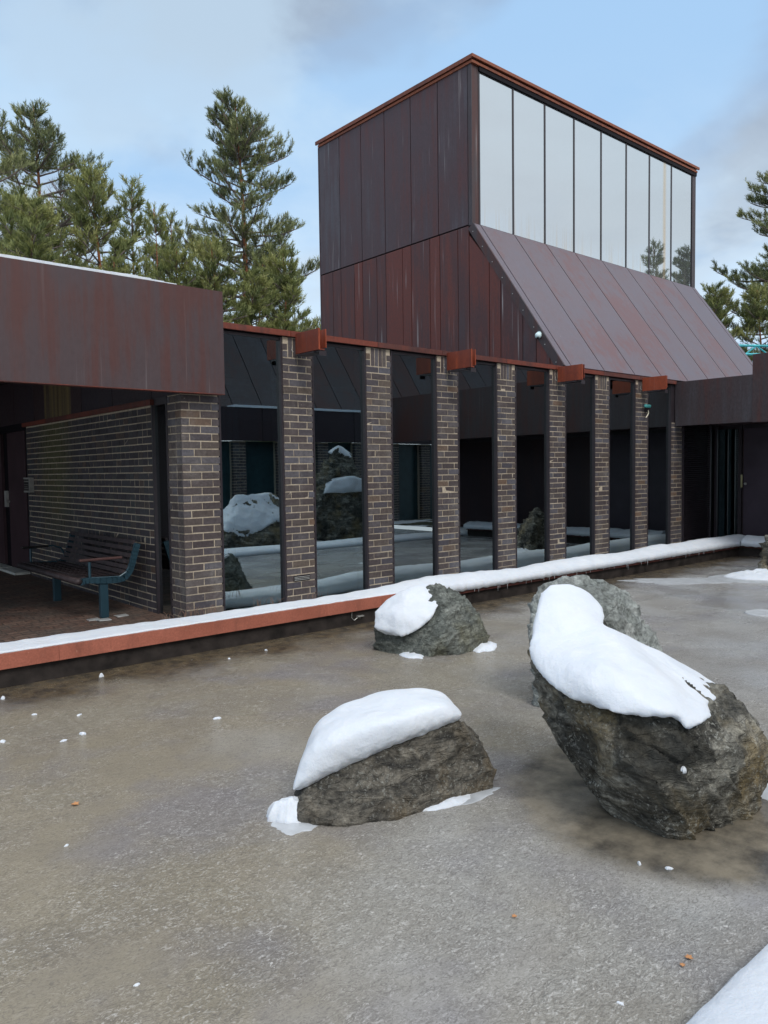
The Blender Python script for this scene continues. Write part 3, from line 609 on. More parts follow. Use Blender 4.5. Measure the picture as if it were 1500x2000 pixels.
f = MB(); f.box(5.2, 15.5, -10.5, -9.95, 3.152, 3.21)
tag(f.build('roof_snow', MT['snow']), 'snow strip on the opposite roof edge mirrored high in the windows', 'snow')
# ================= ground, pond, pavers =================
PX0, PX1, PY0, PY1, ZI = -7.5, 9.19, -5.86, -.66, -.10
g = MB(); BIG = 420
for x0,x1,y0,y1 in ((-BIG,BIG,0.02,BIG),(-BIG,BIG,-BIG,-9.9),(-BIG,-7.9,-9.9,.02),(9.6,BIG,-9.9,.02),(-7.9,.6,-9.9,-6.3)):
    g.add([(x0,y0,.0),(x1,y0,.0),(x1,y1,.0),(x0,y1,.0)], [(0,1,2,3)])
tag(g.build('ground', MT['ground']), kind='structure')
g = MB(); g.box(-7.9, -1.0, -.24, 8.0, -.05, .05); tag(g.build('pavement', MT['paver']), kind='structure')
g = MB(); g.box(-1.0, 9.95, -.24, .03, -.06, .045); tag(g.build('gravel_strip', MT['gravel']), kind='structure')
g = MB(); nx, ny = 2, 2
g.add([(PX0,PY0,ZI),(PX1+.02,PY0,ZI),(PX1+.02,PY1+.02,ZI),(PX0,PY1+.02,ZI)], [(0,1,2,3)])
g.add([(.6,-9.9,ZI),(9.6,-9.9,ZI),(9.6,-6.3,ZI),(.6,-6.3,ZI)], [(0,1,2,3)])
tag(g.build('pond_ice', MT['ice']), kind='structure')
pw = MB()
pw.box(PX0-.3, PX1+.4, PY1+.0, PY1+.12, -.5, .06); pw.box(PX1, PX1+.12, PY0, PY1, -.5, .06); pw.box(PX0-.3, PX1+.4, PY0-.12, PY0, -.5, -.08); pw.box(PX0-.3,PX0,PY0,PY1,-.5,.06)
pw.box(PX0-.3, PX1+.4, PY1+.12, -.24, -.5, .0); pw.box(PX0-.3, PX1+.4, -6.42, PY0-.12, -.5, -.09)
P = tag(pw.build('pool_wall', MT['wall']), 'low dark concrete pool wall under the red steel coping', 'wall')
c = MB(); xs = [-7.8,-5.2,-2.6,.01,2.6,5.2,7.4,PX1+.002]
for a, d in zip(xs[:-1], xs[1:]):
    c.box(a+.001, d-.001, -.70, -.695+.002, .050, .165); c.box(a+.001, d-.001, -.693, -.36, .150, .164); c.box(a+.001, d-.001, -.693,-.67,.050,.056)
c.box(PX1-.04, PX1-.034, PY0, -.70, .050, .165); c.box(PX1-.034, PX1+.4, PY0, -.25, .148, .162)
c = part(c, 'steel_coping', 'coping', P)
w_ = MB(); w_.tube([(.35,-.675,.04),(.352,-.665,-.02),(.38,-.67,-.05),(.42,-.672,-.03),(.47,-.67,-.035)], .004, 5); w_.box(.42,.50,-.69,-.66,-.02,-.008); part(w_, 'loose_wire', 'metal', P)

# snow ridges lying on the coping
def ridge(name, P0, P1, prof, label, n=420, m=16, seed=0, back=None):
    """closed strip of snow from P0 to P1; prof(t, u, s)->(across, height)"""
    a = Vector(P0); b_ = Vector(P1); d = b_-a; ln = d.length; d.normalize(); nrm = Vector((-d.y, d.x, 0))
    vs = []; fs = []
    for i in range(n+1):
        t = i/n; p = a + d*ln*t
        for k in range(m+1):
            o, z = prof(t*ln, k/m, p); q = p + nrm*o
            vs.append((q.x, q.y, z))
    w2 = m+1
    for i in range(n):
        for k in range(m): fs.append((i*w2+k, (i+1)*w2+k, (i+1)*w2+k+1, i*w2+k+1))
        fs.append((i*w2+m, (i+1)*w2+m, (i+1)*w2, i*w2))
    fs.append(tuple(range(m, -1, -1))); fs.append(tuple(n*w2+k for k in range(m+1)))
    o = MB().add(vs, fs, .5).build(name, MT['snow'], smooth=True)
    return tag(o, label, 'snow')
def fnoise(x, y, s, sd=0): return noise.fractal(Vector((x*s, y*s, sd*7.3)), 1.0, 2.0, 4)
def sm(a, b, x): t = max(0, min(1, (x-a)/(b-a))); return t*t*(3-2*t)
def prof_main(l, u, p):
    x = p.x; r = sm(.3, 2.0, x)
    f = .034*r - .020*(1-r) + .012*noise.noise((x*9,0,0)) + .010*noise.noise((x*38,3,0))*(1.2-r)   # front edge
    bk = -.43 + .045*fnoise(x,0,.9,1) + .012*noise.noise((x*7,5,1))
    top = .150 + .045 + .050*r + .030*fnoise(x,1,.7,2)*(.6+.6*r) + .012*noise.noise((x*5,2,4))
    y = f*(1-u) + bk*u
    zf = .166*(1-r) + .085*r + .012*noise.noise((x*14,7,0))*r
    arc = math.sin(math.pi*min(1, max(0, u*.94+.03)))
    arc = arc**(.62 if u < .5 else .40)
    if u == 0: return (f+.0, zf)
    if u == 1: return (bk, .05)
    bulge = r*.022*math.sin(math.pi*min(1,u*5)) if u < .2 else 0
    h = top*(arc) + (zf if u < .5 else .05)*(1-arc)
    if u < .3: h = max(h, .168)
    h += .004*noise.noise((x*11, u*9, 2)) - .010*math.sin(math.pi*u*1.6)*(1-r)
    return (y+bulge, h)
def flip(pf): return lambda l,u,p: (lambda q: (-q[0], q[1]))(pf(l,u,p))
ridge('snow_ridge', (-7.6,-.69,0), (9.62,-.69,0), flip(prof_main), 'long snow ridge on the red coping along the building wall', n=900, m=22)
def prof_side(l, u, p):
    top = .235 + .03*fnoise(p.y,3,.8,5) ; arc = math.sin(math.pi*min(1,max(0,u*.94+.03)))**.5
    if u == 0: return (0, .09)
    if u == 1: return (.42, .10)
    return (.42*u, max(.165, top*arc+.09*(1-arc)))
ridge('snow_ridge', (PX1-.055,-.74,0), (PX1-.055,-5.9,0), lambda l,u,p: (lambda q: (-q[0]-.012, q[1]))(prof_main(l,u,Vector((20+l,0,0)))), 'snow ridge on the coping at the far right end of the pool', n=260)
def prof_near(l, u, p):
    top = .03 + .02*fnoise(p.x,9,.6,3); arc = math.sin(math.pi*min(1,max(0,u*.94+.03)))**.5
    e_ = .012*noise.noise((p.x*3,0,0)) + .006*noise.noise((p.x*13,0,0))
    if u == 0: return (e_, -.095)
    if u == 1: return (-.62, -.095)
    return (-.62*u+e_*(1-u), top*arc-.095*(1-arc))
ridge('snow_ridge', (PX0,-5.835,0), (PX1+.4,-5.835,0), lambda l,u,p: prof_near(l,u,p), 'smooth white snow bank in the near bottom right corner of the photo', n=700)
# icicles under the right half of the ridge
icp = MB(); icp.tube([(0,0,.0),(0.001,0,-.5),(0,0,-1)], [1,.55,.1], 6); ic0 = icp.build('icicle', MT['icicle'], smooth=True)
for k in range(34):
    o = ic0 if k == 0 else ic0.copy()
    if k: col.objects.link(o)
    x = 1.6 + 6.6*(k+rng.random())/34; x = round(x*2.2)/2.2*.35 + x*.65
    h = rng.uniform(.02,.05) if rng.random() < .75 else rng.uniform(.05,.10); rr = rng.uniform(.003,.0055)
    o.location = (x, -.712, .082); o.scale = (rr, rr, h)
    tag(o, 'small icicle hanging from the snowy coping edge of the pool', 'icicle', 'icicles under the coping')

# ================= boulders =================
def hull_mesh(hulls, voxel, grow=0., smooth=0, fac=.5):
    bm = bmesh.new()
    for h in hulls:
        t = bmesh.new(); C = sum((Vector(p) for p in h), Vector())/len(h)
        for p in h: t.verts.new(Vector(p) + (Vector(p)-C).normalized()*grow)
        r = bmesh.ops.convex_hull(t, input=t.verts)
        bmesh.ops.delete(t, geom=[g for g in r['geom_interior'] if isinstance(g, bmesh.types.BMVert)], context='VERTS')
        me = bpy.data.meshes.new('tmp'); t.to_mesh(me); bm.from_mesh(me); t.free(); bpy.data.meshes.remove(me)
    me = bpy.data.meshes.new('tmp'); bm.to_mesh(me); bm.free()
    o = bpy.data.objects.new('tmp', me); col.objects.link(o)
    md = o.modifiers.new('r', 'REMESH'); md.mode = 'VOXEL'; md.voxel_size = voxel
    if smooth: s = o.modifiers.new('s', 'SMOOTH'); s.iterations = smooth; s.factor = fac
    dg = bpy.context.evaluated_depsgraph_get(); m2 = bpy.data.meshes.new_from_object(o.evaluated_get(dg))
    bpy.data.objects.remove(o); return m2
def finish(me, name, mat, disp, smooth=True, cuts=0, cdepth=.05, sd=0):
    """centre at the base, displace along normals, link"""
    n = len(me.vertices); co = np.empty(n*3); me.vertices.foreach_get('co', co); co = co.reshape(-1,3)
    no = np.empty(n*3); me.vertex_normals.foreach_get('vector', no); no = no.reshape(-1,3)
    if cuts:
        rg_ = random.Random(sd*13+1); size = (co.max(0)-co.min(0)).max()
        for k in range(cuts):
            a_ = rg_.uniform(0, 6.283); z_ = rg_.uniform(-.75, .55); q_ = math.sqrt(1-z_*z_); nn = np.array([q_*math.cos(a_), q_*math.sin(a_), z_])
            s_ = co@nn; h_ = s_.max() - size*cdepth*rg_.uniform(.35, 1.2); over = np.maximum(0, s_-h_); co -= over[:,None]*nn[None,:]
        me.vertices.foreach_set('co', co.ravel()); me.update(); me.vertex_normals.foreach_get('vector', tmp := np.empty(n*3)); no = tmp.reshape(-1,3)
    for i in range(n):
        p = Vector(co[i]); d = disp(p, Vector(no[i])); co[i] += no[i]*d if not isinstance(d, Vector) else np.array(d)
    base = np.array([co[:,0].mean(), co[:,1].mean(), co[:,2].min()]); co -= base
    me.vertices.foreach_set('co', co.ravel()); me.update(); me.materials.clear(); me.materials.append(mat)
    if smooth: me.shade_smooth()
    me.name = name; o = bpy.data.objects.new(name, me); o.location = base; col.objects.link(o); return o
def rock_disp(amp, sd, strata=None, cut=1.):
    ax = Vector(strata or (.3,.2,1)).normalized()
    def f(p, nrm):
        q = p*3.1 + Vector((sd*11.1, sd*3.7, sd))
        a = noise.multi_fractal(q, 1.0, 2.1, 4) - 1.0
        c = noise.voronoi(p*4.3 + Vector((sd,0,0)))[0]; facet = (c[1]-c[0])
        c2 = noise.voronoi(p*12 + Vector((sd,4,0)))[0]; f2 = (c2[1]-c2[0])
        wq = p*3.4 + Vector((sd*5.1, 2, sd)) + noise.noise_vector(p*5)*.12
        blk = noise.noise(noise.voronoi(wq)[1][0]*13.7); blk2 = noise.noise(noise.voronoi(wq*2.3)[1][0]*17.3)
        st0 = p.dot(ax)*7.5 + 1.3*noise.noise(p*2.2+Vector((sd,0,0))); tr = (st0 % 1.0)**5
        s = p.dot(ax)*17 + 2.6*noise.noise(p*3); st = abs((s % 1.0) - .5)
        fine = noise.fractal(p*24, 1.0, 2.0, 4)
        rid = 1-abs(noise.noise(p*7+Vector((sd,sd,0))))*2
        return amp*(.95*blk + .45*blk2 + .7*tr + .08*a + .80*(min(facet,.42)-.22) + .22*(min(f2,.35)-.2) + .30*st + .11*fine + .08*(rid-.6))
    return f
def snow_disp(amp, sd, rough_low=0):
    def f(p, nrm):
        d = amp*(noise.fractal(p*3.2+Vector((sd,0,0)), 1.0, 2.0, 3)) + amp*.15*noise.noise(p*18)
        if nrm.z < .25: d += (.25-nrm.z)*amp*.4*noise.fractal(p*26, 1.0, 2.0, 3)
        return d
    return f
def rock(key, name, mat, label, voxel, amp, sd, strata=None, cat='boulder', grow=0., cuts=9, cdepth=.016):
    me = hull_mesh(HULLS[key], voxel, grow or voxel*1.0, 1, .3); o = finish(me, name, MT[mat], rock_disp(amp, sd, strata), cuts=cuts, cdepth=cdepth, sd=sd); return tag(o, label, cat)
def snowcap(key, label, voxel, amp, sd, it=18, grow=.02):
    me = hull_mesh(HULLS[key], voxel, grow, it, .5); o = finish(me, 'snow_cap', MT['snow'], snow_disp(amp, sd)); return tag(o, label, 'snow')  # snow cap resting on top of a boulder
rock('slab', 'boulder', 'slab', 'dark slab-like boulder lying in the ice left of the largest boulder', .0085, .020, 3, (.35,.25,1))
rock('big', 'boulder', 'rock', 'largest dark boulder leaning over the ice at the right', .010, .034, 8, (.8,-.3,.6))
rock('tri', 'boulder', 'greenrock', 'greenish pointed boulder in the ice near the pool wall', .013, .036, 5, (-.5,.3,1))
rock('granite', 'boulder', 'granite', 'pale speckled granite boulder behind the largest snowy boulder', .014, .034, 9)
rock('dark', 'boulder', 'rock', 'dark standing rock cut off by the right edge of the photo', .03, .08, 12)
rock('tallrock', 'boulder', 'rock', 'tall dark standing stone mirrored in the second window', .035, .10, 13)
rock('lowrock', 'boulder', 'rock', 'broad dark rock mirrored in the first window', .035, .10, 14)
snowcap('slab_snow', 'smooth domed snow cap on the slab-like boulder', .010, .014, 21, 150, .058)
snowcap('big_snow', 'long sweeping snow cap draped over the largest boulder', .011, .014, 22, 40, .028)
snowcap('tri_snow', 'snow cap on the left side of the greenish pointed boulder', .014, .022, 23, 16, .035)
snowcap('tallrock_snow', 'snow lying on the tall standing stone', .03, .02, 24, 8, .03)
snowcap('lowrock_snow', 'thick snow on the broad rock mirrored in the first window', .03, .04, 25, 8, .03)

# snow aprons frozen on the ice
def patch(x, y, rx, ry, h, rot, label, sd, mat='snow', rag=.25, name='snow_patch', cat='snow patch', group=None, ring=False, z=ZI):
    n, m_ = 72, 14; vs = []; fs = []; ca, sa = math.cos(rot), math.sin(rot)
    for j in range(m_+1):
        r = j/m_
        for i in range(n):
            t = 2*math.pi*i/n; e = 1 + rag*noise.fractal(Vector((math.cos(t)*1.5, math.sin(t)*1.5, sd)), 1., 2., 4)
            a, b_ = math.cos(t)*rx*e*r, math.sin(t)*ry*e*r
            zz_ = h*(max(0, 1-r**2.2))**.8*(1+.35*noise.fractal(Vector((a*14+sd, b_*14, 0)), 1., 2., 3)) - (.003 if j == m_ else 0)
            if ring: zz_ = .010 if r > .8 and j < m_ else .003
            vs.append((a*ca-b_*sa, a*sa+b_*ca, zz_+.001))
    for j in range(m_):
        for i in range(n): fs.append((j*n+i, j*n+(i+1)%n, (j+1)*n+(i+1)%n, (j+1)*n+i))
    fs.append(tuple(range(n-1,-1,-1))); vs2 = [(p[0],p[1],-.012) for p in vs[-n:]]; o0 = len(vs); vs += vs2
    for i in range(n): fs.append((m_*n+i, m_*n+(i+1)%n, o0+(i+1)%n, o0+i))
    fs.append(tuple(o0+i for i in range(n)))
    o = MB().add(vs, fs, .5).build(name, MT[mat], smooth=True); o.location = (x, y, z); return tag(o, label, cat, group)
patch(-2.60,-3.93,.10,.115,.085,.9,'small snow drift frozen to the left end of the slab-like boulder', 1)
patch(-2.60,-4.00,.15,.11,.004,.6,'thin pale slush round the left end of the slab-like boulder', 2, 'slush', name='slush_patch', cat='slush')
patch(-1.98,-4.325,.17,.055,.020,-.22,'narrow snow strip along the front foot of the slab-like boulder', 3)
patch(-1.90,-4.32,.24,.09,.004,-.22,'thin slush at the right foot of the slab-like boulder', 33, 'slush', name='slush_patch', cat='slush')
patch(-1.655,-4.16,.045,.12,.20,.3,'snow pile behind the right end of the slab-like boulder', 4)
patch(-.06,-1.99,.11,.20,.022,.55-.8,'snow strip at the front left foot of the pointed boulder', 5)
patch(.60,-2.28,.22,.10,.035,.5,'snow heap at the right foot of the pointed boulder', 6)
patch(6.75,-2.15,.55,.36,.10,-.7,'snow mound at the foot of the rock at the right edge', 7, rag=.12)
patch(6.6,-2.15,.80,.48,.006,-.7,'frozen slush rim round the snow mound at the right edge', 8, 'slush', rag=.1, name='slush_patch', cat='slush')
patch(3.95,-3.30,.20,.17,.01,.2,'small frozen slush ring near the right edge of the ice', 9, 'slush', rag=.1, ring=True, name='slush_ring', cat='slush ring')
patch(5.7,-1.55,1.0,.28,.004,-.75,'thin whitish slush streak on the far right ice', 10, 'slush', rag=.5, name='slush_patch', cat='slush')
patch(-.55,-5.55,.42,.22,.005,-.9,'smooth pale slush beside the largest boulder at the right edge', 11, 'slush', rag=.2, name='slush_patch', cat='slush')
patch(-1.555,-5.31,.018,.012,.014,.4,'tiny snow clump stuck on the front face of the largest boulder', 12, z=.235, rag=.4)
bits = [(-2.335,-.86,.022,.03),(-3.083,-.963,.028,.02),(-3.029,-1.508,.02,.008),(-2.809,-1.729,.024,.008),(-2.925,-2.126,.03,.014),(-3.052,-2.167,.026,.008),
        (-3.334,-1.929,.03,.012),(-2.166,-2.434,.03,.012),(-1.811,-5.262,.013,.012),(-1.757,-5.36,.020,.008),(-3.488,-3.527,.012,.006),(-2.582,-5.662,.014,.003),(-3.632,-4.608,.012,.004),(-1.3,-1.05,.02,.01),(-.9,-1.0,.015,.01),(.9,-1.2,.02,.008),(2.4,-1.5,.03,.008)]
nm = ['small white snow chunk near the pool wall','snow chunk at the far left near the wall','flat snow crumb on the left ice','thin snow crumb beside the left ice','larger snow chunk on the brown left ice','faint snow crumb just left of the larger chunk',
      'snow chunk cut by the left edge','lone snow crumb in the middle of the ice','white snow lump in front of the largest boulder','flat white sliver in front of the largest boulder','grey ice lump on the left ice','round pale ice spot at the bottom right','pale ice spot at the bottom left',
      'snow crumb under the wall vent','snow crumb beside the loose wire','snow crumb left of the pointed boulder','snow crumb on the far ice']
for k, (x,y,r_,h) in enumerate(bits): patch(x, y, r_*.8, r_*.5, h, k*1.3, nm[k], 40+k, rag=.6, name='snow_chunk', cat='snow chunk')
def leaf(x, y, L_, rot, label, z=ZI):
    b = MB(); pts = [(0,-.5),(.18,-.25),(.45,-.2),(.28,.05),(.42,.3),(.15,.28),(0,.5),(-.15,.3),(-.4,.26),(-.25,.02),(-.42,-.2),(-.16,-.25)]
    P_ = [(a*L_*math.cos(rot)-c*L_*math.sin(rot), a*L_*math.sin(rot)+c*L_*math.cos(rot), .006+.25*abs(a)*L_) for a, c in pts]
    b.prism(P_, (0,0,.0015)); o = b.build('leaf', MT['leaf']); o.location = (x,y,z); return tag(o, label, 'leaf')
leaf(-3.318,-3.138,.042,.6,'orange leaf alone on the left side of the ice'); leaf(-2.474,-5.167,.022,1.2,'small orange leaf in the bottom centre of the ice')
leaf(-2.235,-5.695,.028,.3,'pale orange leaf near the snow bank, the right of two'); leaf(-2.285,-5.700,.020,2.,'small torn leaf near the snow bank, the left of two')

# dead stalks poking through the snow ridge
for k, (cx, n, lab) in enumerate([(-1.42,14,'dry reddish stalks in the snow beside the narrow window'),(-1.15,16,'dry stalks in the snow at the foot of the corner pier'),(-.45,16,'sparse dry stalks in the snow below the first window'),(.2,7,'faint dry stalks in the snow below the vented pier')]):
    b = MB()
    for i in range(n):
        x = cx + rng.uniform(-.13,.13); y = -.30 + rng.uniform(-.07,.05); a = rng.uniform(-.03,.03); h = rng.uniform(.02,.06)
        z0 = .17; b.tube([(x,y,z0),(x+a*.4,y+rng.uniform(-.01,.01),z0+h*.6+.02),(x+a*1.6,y+rng.uniform(-.02,.02),z0+h+.03)], [.0018,.0014,.0008], 4)
    tag(b.build('dry_stalks', MT['grass']), lab, 'dry grass', kind='stuff')

# ================= things on and by the building =================
# bench
BN = empty('park_bench', 'dark slatted bench with teal steel frame against the porch brick wall', 'bench')
by0, by1 = .80, 2.78
sp = [(-1.90,.435),(-1.84,.45),(-1.70,.435),(-1.55,.42),(-1.45,.435),(-1.39,.50),(-1.36,.58),(-1.33,.68),(-1.30,.78)]
def interp(t):
    t *= len(sp)-1; i = min(int(t), len(sp)-2); f_ = t-i; return sp[i][0]*(1-f_)+sp[i+1][0]*f_, sp[i][1]*(1-f_)+sp[i+1][1]*f_
seat = MB(); back = MB()
for k in range(6):
    x, z = interp(.03+k*.085); seat.box(x-.022, x+.022, by0+.04, by1-.04, z-.012+.02, z+.014+.02, j=.001)
for k in range(6):
    x, z = interp(.56+k*.084); a = Vector((.03,0,.10)).normalized()*.021; nn = Vector((-.1,0,.03)).normalized()*.013
    c0 = Vector((x-.02,by0+.04,z+.03)); back.prism([c0-a-nn,c0+a-nn,c0+a+nn,c0-a+nn], (0,by1-by0-.08,0))
part(seat, 'seat', 'slat', BN); part(back, 'backrest', 'slat', BN)
fs_ = MB(); fs_.tube([(-1.915,by0-.005,.445),(-1.915,by1+.005,.445)], .032, 10); part(fs_, 'front_rail', 'slat', BN, smooth=True)
for y in (by0, by1-.045):
    f = MB(); prof = [interp(t/20) for t in range(21)]
    for (xa,za),(xb,zb) in zip(prof[:-1],prof[1:]):
        d = Vector((xb-xa,0,zb-za)).normalized(); n_ = Vector((d.z,0,-d.x))*.028; P_ = [Vector((xa,y,za)), Vector((xb,y,zb))]
        f.prism([P_[0]-d*.002-n_, P_[1]+d*.002-n_, P_[1]+d*.002+n_, P_[0]-d*.002+n_], (0,.045,0), .5)
    part(f, 'side_frame', 'teal', BN)
for y, m_ in ((by0+.02,'redslat'),(by1-.03,'black')):
    a = MB(); a.tube([(-1.80,y,.46),(-1.80,y,.63)], .014, 6); a.tube([(-1.80,y,.47),(-1.50,y,.455),(-1.42,y,.50),(-1.36,y,.62)], .010, 6)
    if m_ == 'black': a.tube([(-1.80,y,.64),(-1.55,y,.655),(-1.45,y,.62),(-1.41,y,.54)], .011, 6)
    ar = part(a, 'armrest', 'teal', BN); q = MB(); q.box(-1.90, -1.47 if m_=='redslat' else -1.60, y-.025, y+.025, .64, .664); part(q, 'arm_pad', m_, ar, bevel=.006)
for y in (.84, 2.28):
    l = MB(); l.box(-1.70, -1.62, y-.028, y+.028, .05, .40); l.box(-1.72,-1.5,y-.02,y+.02,.395,.43); part(l, 'leg', 'teal', BN, bevel=.004)
# slabs round the bench foot
f = MB()
for x, y, a_ in ((-1.78,.80,.2),(-1.72,.70,0),(-1.50,.80,.1)): f.box(x-.06, x+.06, y-.05, y+.05, .051, .058, j=.006)
tag(f.build('paving_stone', MT['top']), 'pale worn paving stones round the near bench leg', 'paving stone')
# notice board
N = empty('notice_sign', 'small black notice in a silver frame beside the porch door', 'sign')
f = MB(); f.box(-1.235,-1.175,4.66,4.70,1.262,1.475); f.box(-1.235,-1.225,4.70,4.94,1.262,1.285); f.box(-1.235,-1.225,4.70,4.94,1.452,1.475); f.box(-1.225,-1.18,4.70,4.94,1.262,1.475); part(f, 'frame', 'metal', N)
f = MB(); f.box(-1.229,-1.225,4.705,4.94,1.287,1.450); part(f, 'panel', 'black', N)
f = MB()
for z, h, y0_ in ((1.418,.016,4.73),(1.376,.006,4.74),(1.345,.006,4.78),(1.318,.007,4.73)):
    y = 4.93
    while y > y0_:
        ln = rng.uniform(.008,.02); f.box(-1.2315,-1.229, max(y-ln,y0_), y, z-h/2, z+h/2); y -= ln+.006
part(f, 'text_lines', 'metal', N)
# security camera
K = empty('security_camera', 'white dome security camera on the rusty triangular cladding', 'camera')
q = MB(); q.tube([(XT,.43,3.525),(XT-.02,.43,3.525)], .045, 14); part(q, 'mount', 'white', K, smooth=False)
bm = bmesh.new(); bmesh.ops.create_uvsphere(bm, u_segments=18, v_segments=12, radius=.05, matrix=Matrix.Translation((XT-.035,.425,3.505))); me = bpy.data.meshes.new('dome'); bm.to_mesh(me); bm.free(); me.materials.append(MT['white']); me.shade_smooth()
o = bpy.data.objects.new('dome', me); col.objects.link(o); o.parent = K
q = MB(); q.tube([(XT-.07,.40,3.47),(XT-.09,.395,3.455)], .016, 10); part(q, 'lens', 'black', K)
# turquoise fitting with cable
K = empty('wall_fitting', 'small turquoise capped fitting with pale dangling cable on a brick pier', 'wall fitting')
x = 6*S+.27; q = MB(); q.tube([(x-.075,-.055,2.50),(x-.07,-.055,2.515),(x+.07,-.055,2.515),(x+.075,-.055,2.50)], [.014,.026,.026,.014], 10, flat=1.); part(q, 'cap', 'turq', K, smooth=True)
q = MB(); q.box(x+.01, x+.06, -.05, .0, 2.42, 2.50); part(q, 'base', 'frame', K)
q = MB(); q.tube([(x+.01,-.06,2.44),(x-.01,-.08,2.40),(x-.05,-.085,2.36),(x-.09,-.08,2.32)], .008, 6); part(q, 'cable', 'bone', K)
# interior furniture
def fold_chair(x, y, rot, label):
    C_ = empty('folding_chair', label, 'chair', 'folding chairs behind the glass', (x,y,.04)); C_.rotation_euler.z = rot
    for s in (-1,1):
        l = MB(); l.prism([(s*.2-.012,-.28,0),(s*.2-.012,-.24,0),(s*.2-.012,.20,.80),(s*.2-.012,.165,.80)], (.024,0,0)); part(l, 'leg', 'wood', C_)
        l = MB(); l.prism([(s*.17-.01,.22,0),(s*.17-.01,.255,0),(s*.17-.01,-.14,.46),(s*.17-.01,-.17,.46)], (.02,0,0)); part(l, 'leg', 'wood', C_)
    q = MB()
    for k in range(5): q.box(-.19,.19,-.20+k*.08,-.135+k*.08,.44,.455)
    part(q, 'seat', 'wood', C_)
    q = MB(); q.box(-.2,.2,.17,.19,.74,.80); q.box(-.2,.2,.12,.14,.60,.64); part(q, 'backrest', 'wood', C_)
    return C_
fold_chair(8.35-.55, .72, R(75), 'dark folding chair with slatted back behind the seventh window')
fold_chair(7.35, 1.35, R(-80), 'folding chair under the pale table behind the sixth window')
fold_chair(5.75, 1.2, R(95), 'folding chair glimpsed behind the fifth window')
T = empty('folding_table', 'pale topped folding table behind the sixth window', 'table')
q = MB(); q.box(5.95,6.72,.55,1.15,.735,.76); part(q, 'tabletop', 'top', T)
for s in (0,1):
    q = MB(); q.prism([(6.1,.62+s*.45,.04),(6.14,.62+s*.45,.04),(6.62,.62+s*.45,.735),(6.58,.62+s*.45,.735)], (0,.03,0)); part(q, 'leg', 'wood', T)
    q = MB(); q.prism([(6.58,.66+s*.45,.04),(6.62,.66+s*.45,.04),(6.14,.66+s*.45,.735),(6.10,.66+s*.45,.735)], (0,.03,0)); part(q, 'leg', 'wood', T)
T = empty('slatted_stool', 'low slatted stool behind the last window', 'stool')
q = MB()
for k in range(7): q.box(7.75+k*.055,7.79+k*.055,.35,.75,.40,.415)
part(q, 'seat', 'wood', T)
for sx in (7.77,8.09):
    for sy in (.38,.70): q = MB(); q.box(sx-.012,sx+.012,sy-.012,sy+.012,.04,.40); part(q, 'leg', 'wood', T)
# snow on the porch roof
f = MB(); n_ = 40
for k in range(n_):
    x0 = -6.2+k*(4.95/n_); h = .022+.01*noise.noise((x0*2,0,0)); h *= 1 if x0 < -1.7 else max(.25,(-1.2-x0)*2)
    f.box(x0, x0+4.95/n_, -.145, 7.5, 3.24, 3.262+h, r=.5)
tag(f.build('roof_snow', MT['snow']), 'thin white snow line along the top of the porch fascia', 'snow')
# turquoise truss and pale post beyond the wing
T = empty('lattice_mast', 'turquoise steel lattice boom lying behind the roof at the right', 'lattice')
a0 = Vector((13.3,1.9,4.36)); a1 = Vector((15.4,.2,4.30)); dz = Vector((0,0,-.20)); q = MB(); q.tube([a0,a1], .03, 6); q.tube([a0+dz,a1+dz], .03, 6)
for k in range(10): q.tube([a0.lerp(a1,k/10)+(dz if k%2 else Vector()), a0.lerp(a1,(k+1)/10)+(Vector() if k%2 else dz)], .018, 5)
part(q, 'boom', 'truss', T); q = MB()
for t_ in (0.05,.95): p_ = a0.lerp(a1,t_); q.tube([(p_.x,p_.y,0),(p_.x,p_.y,4.1)], .04, 6)
part(q, 'post', 'metal', T)

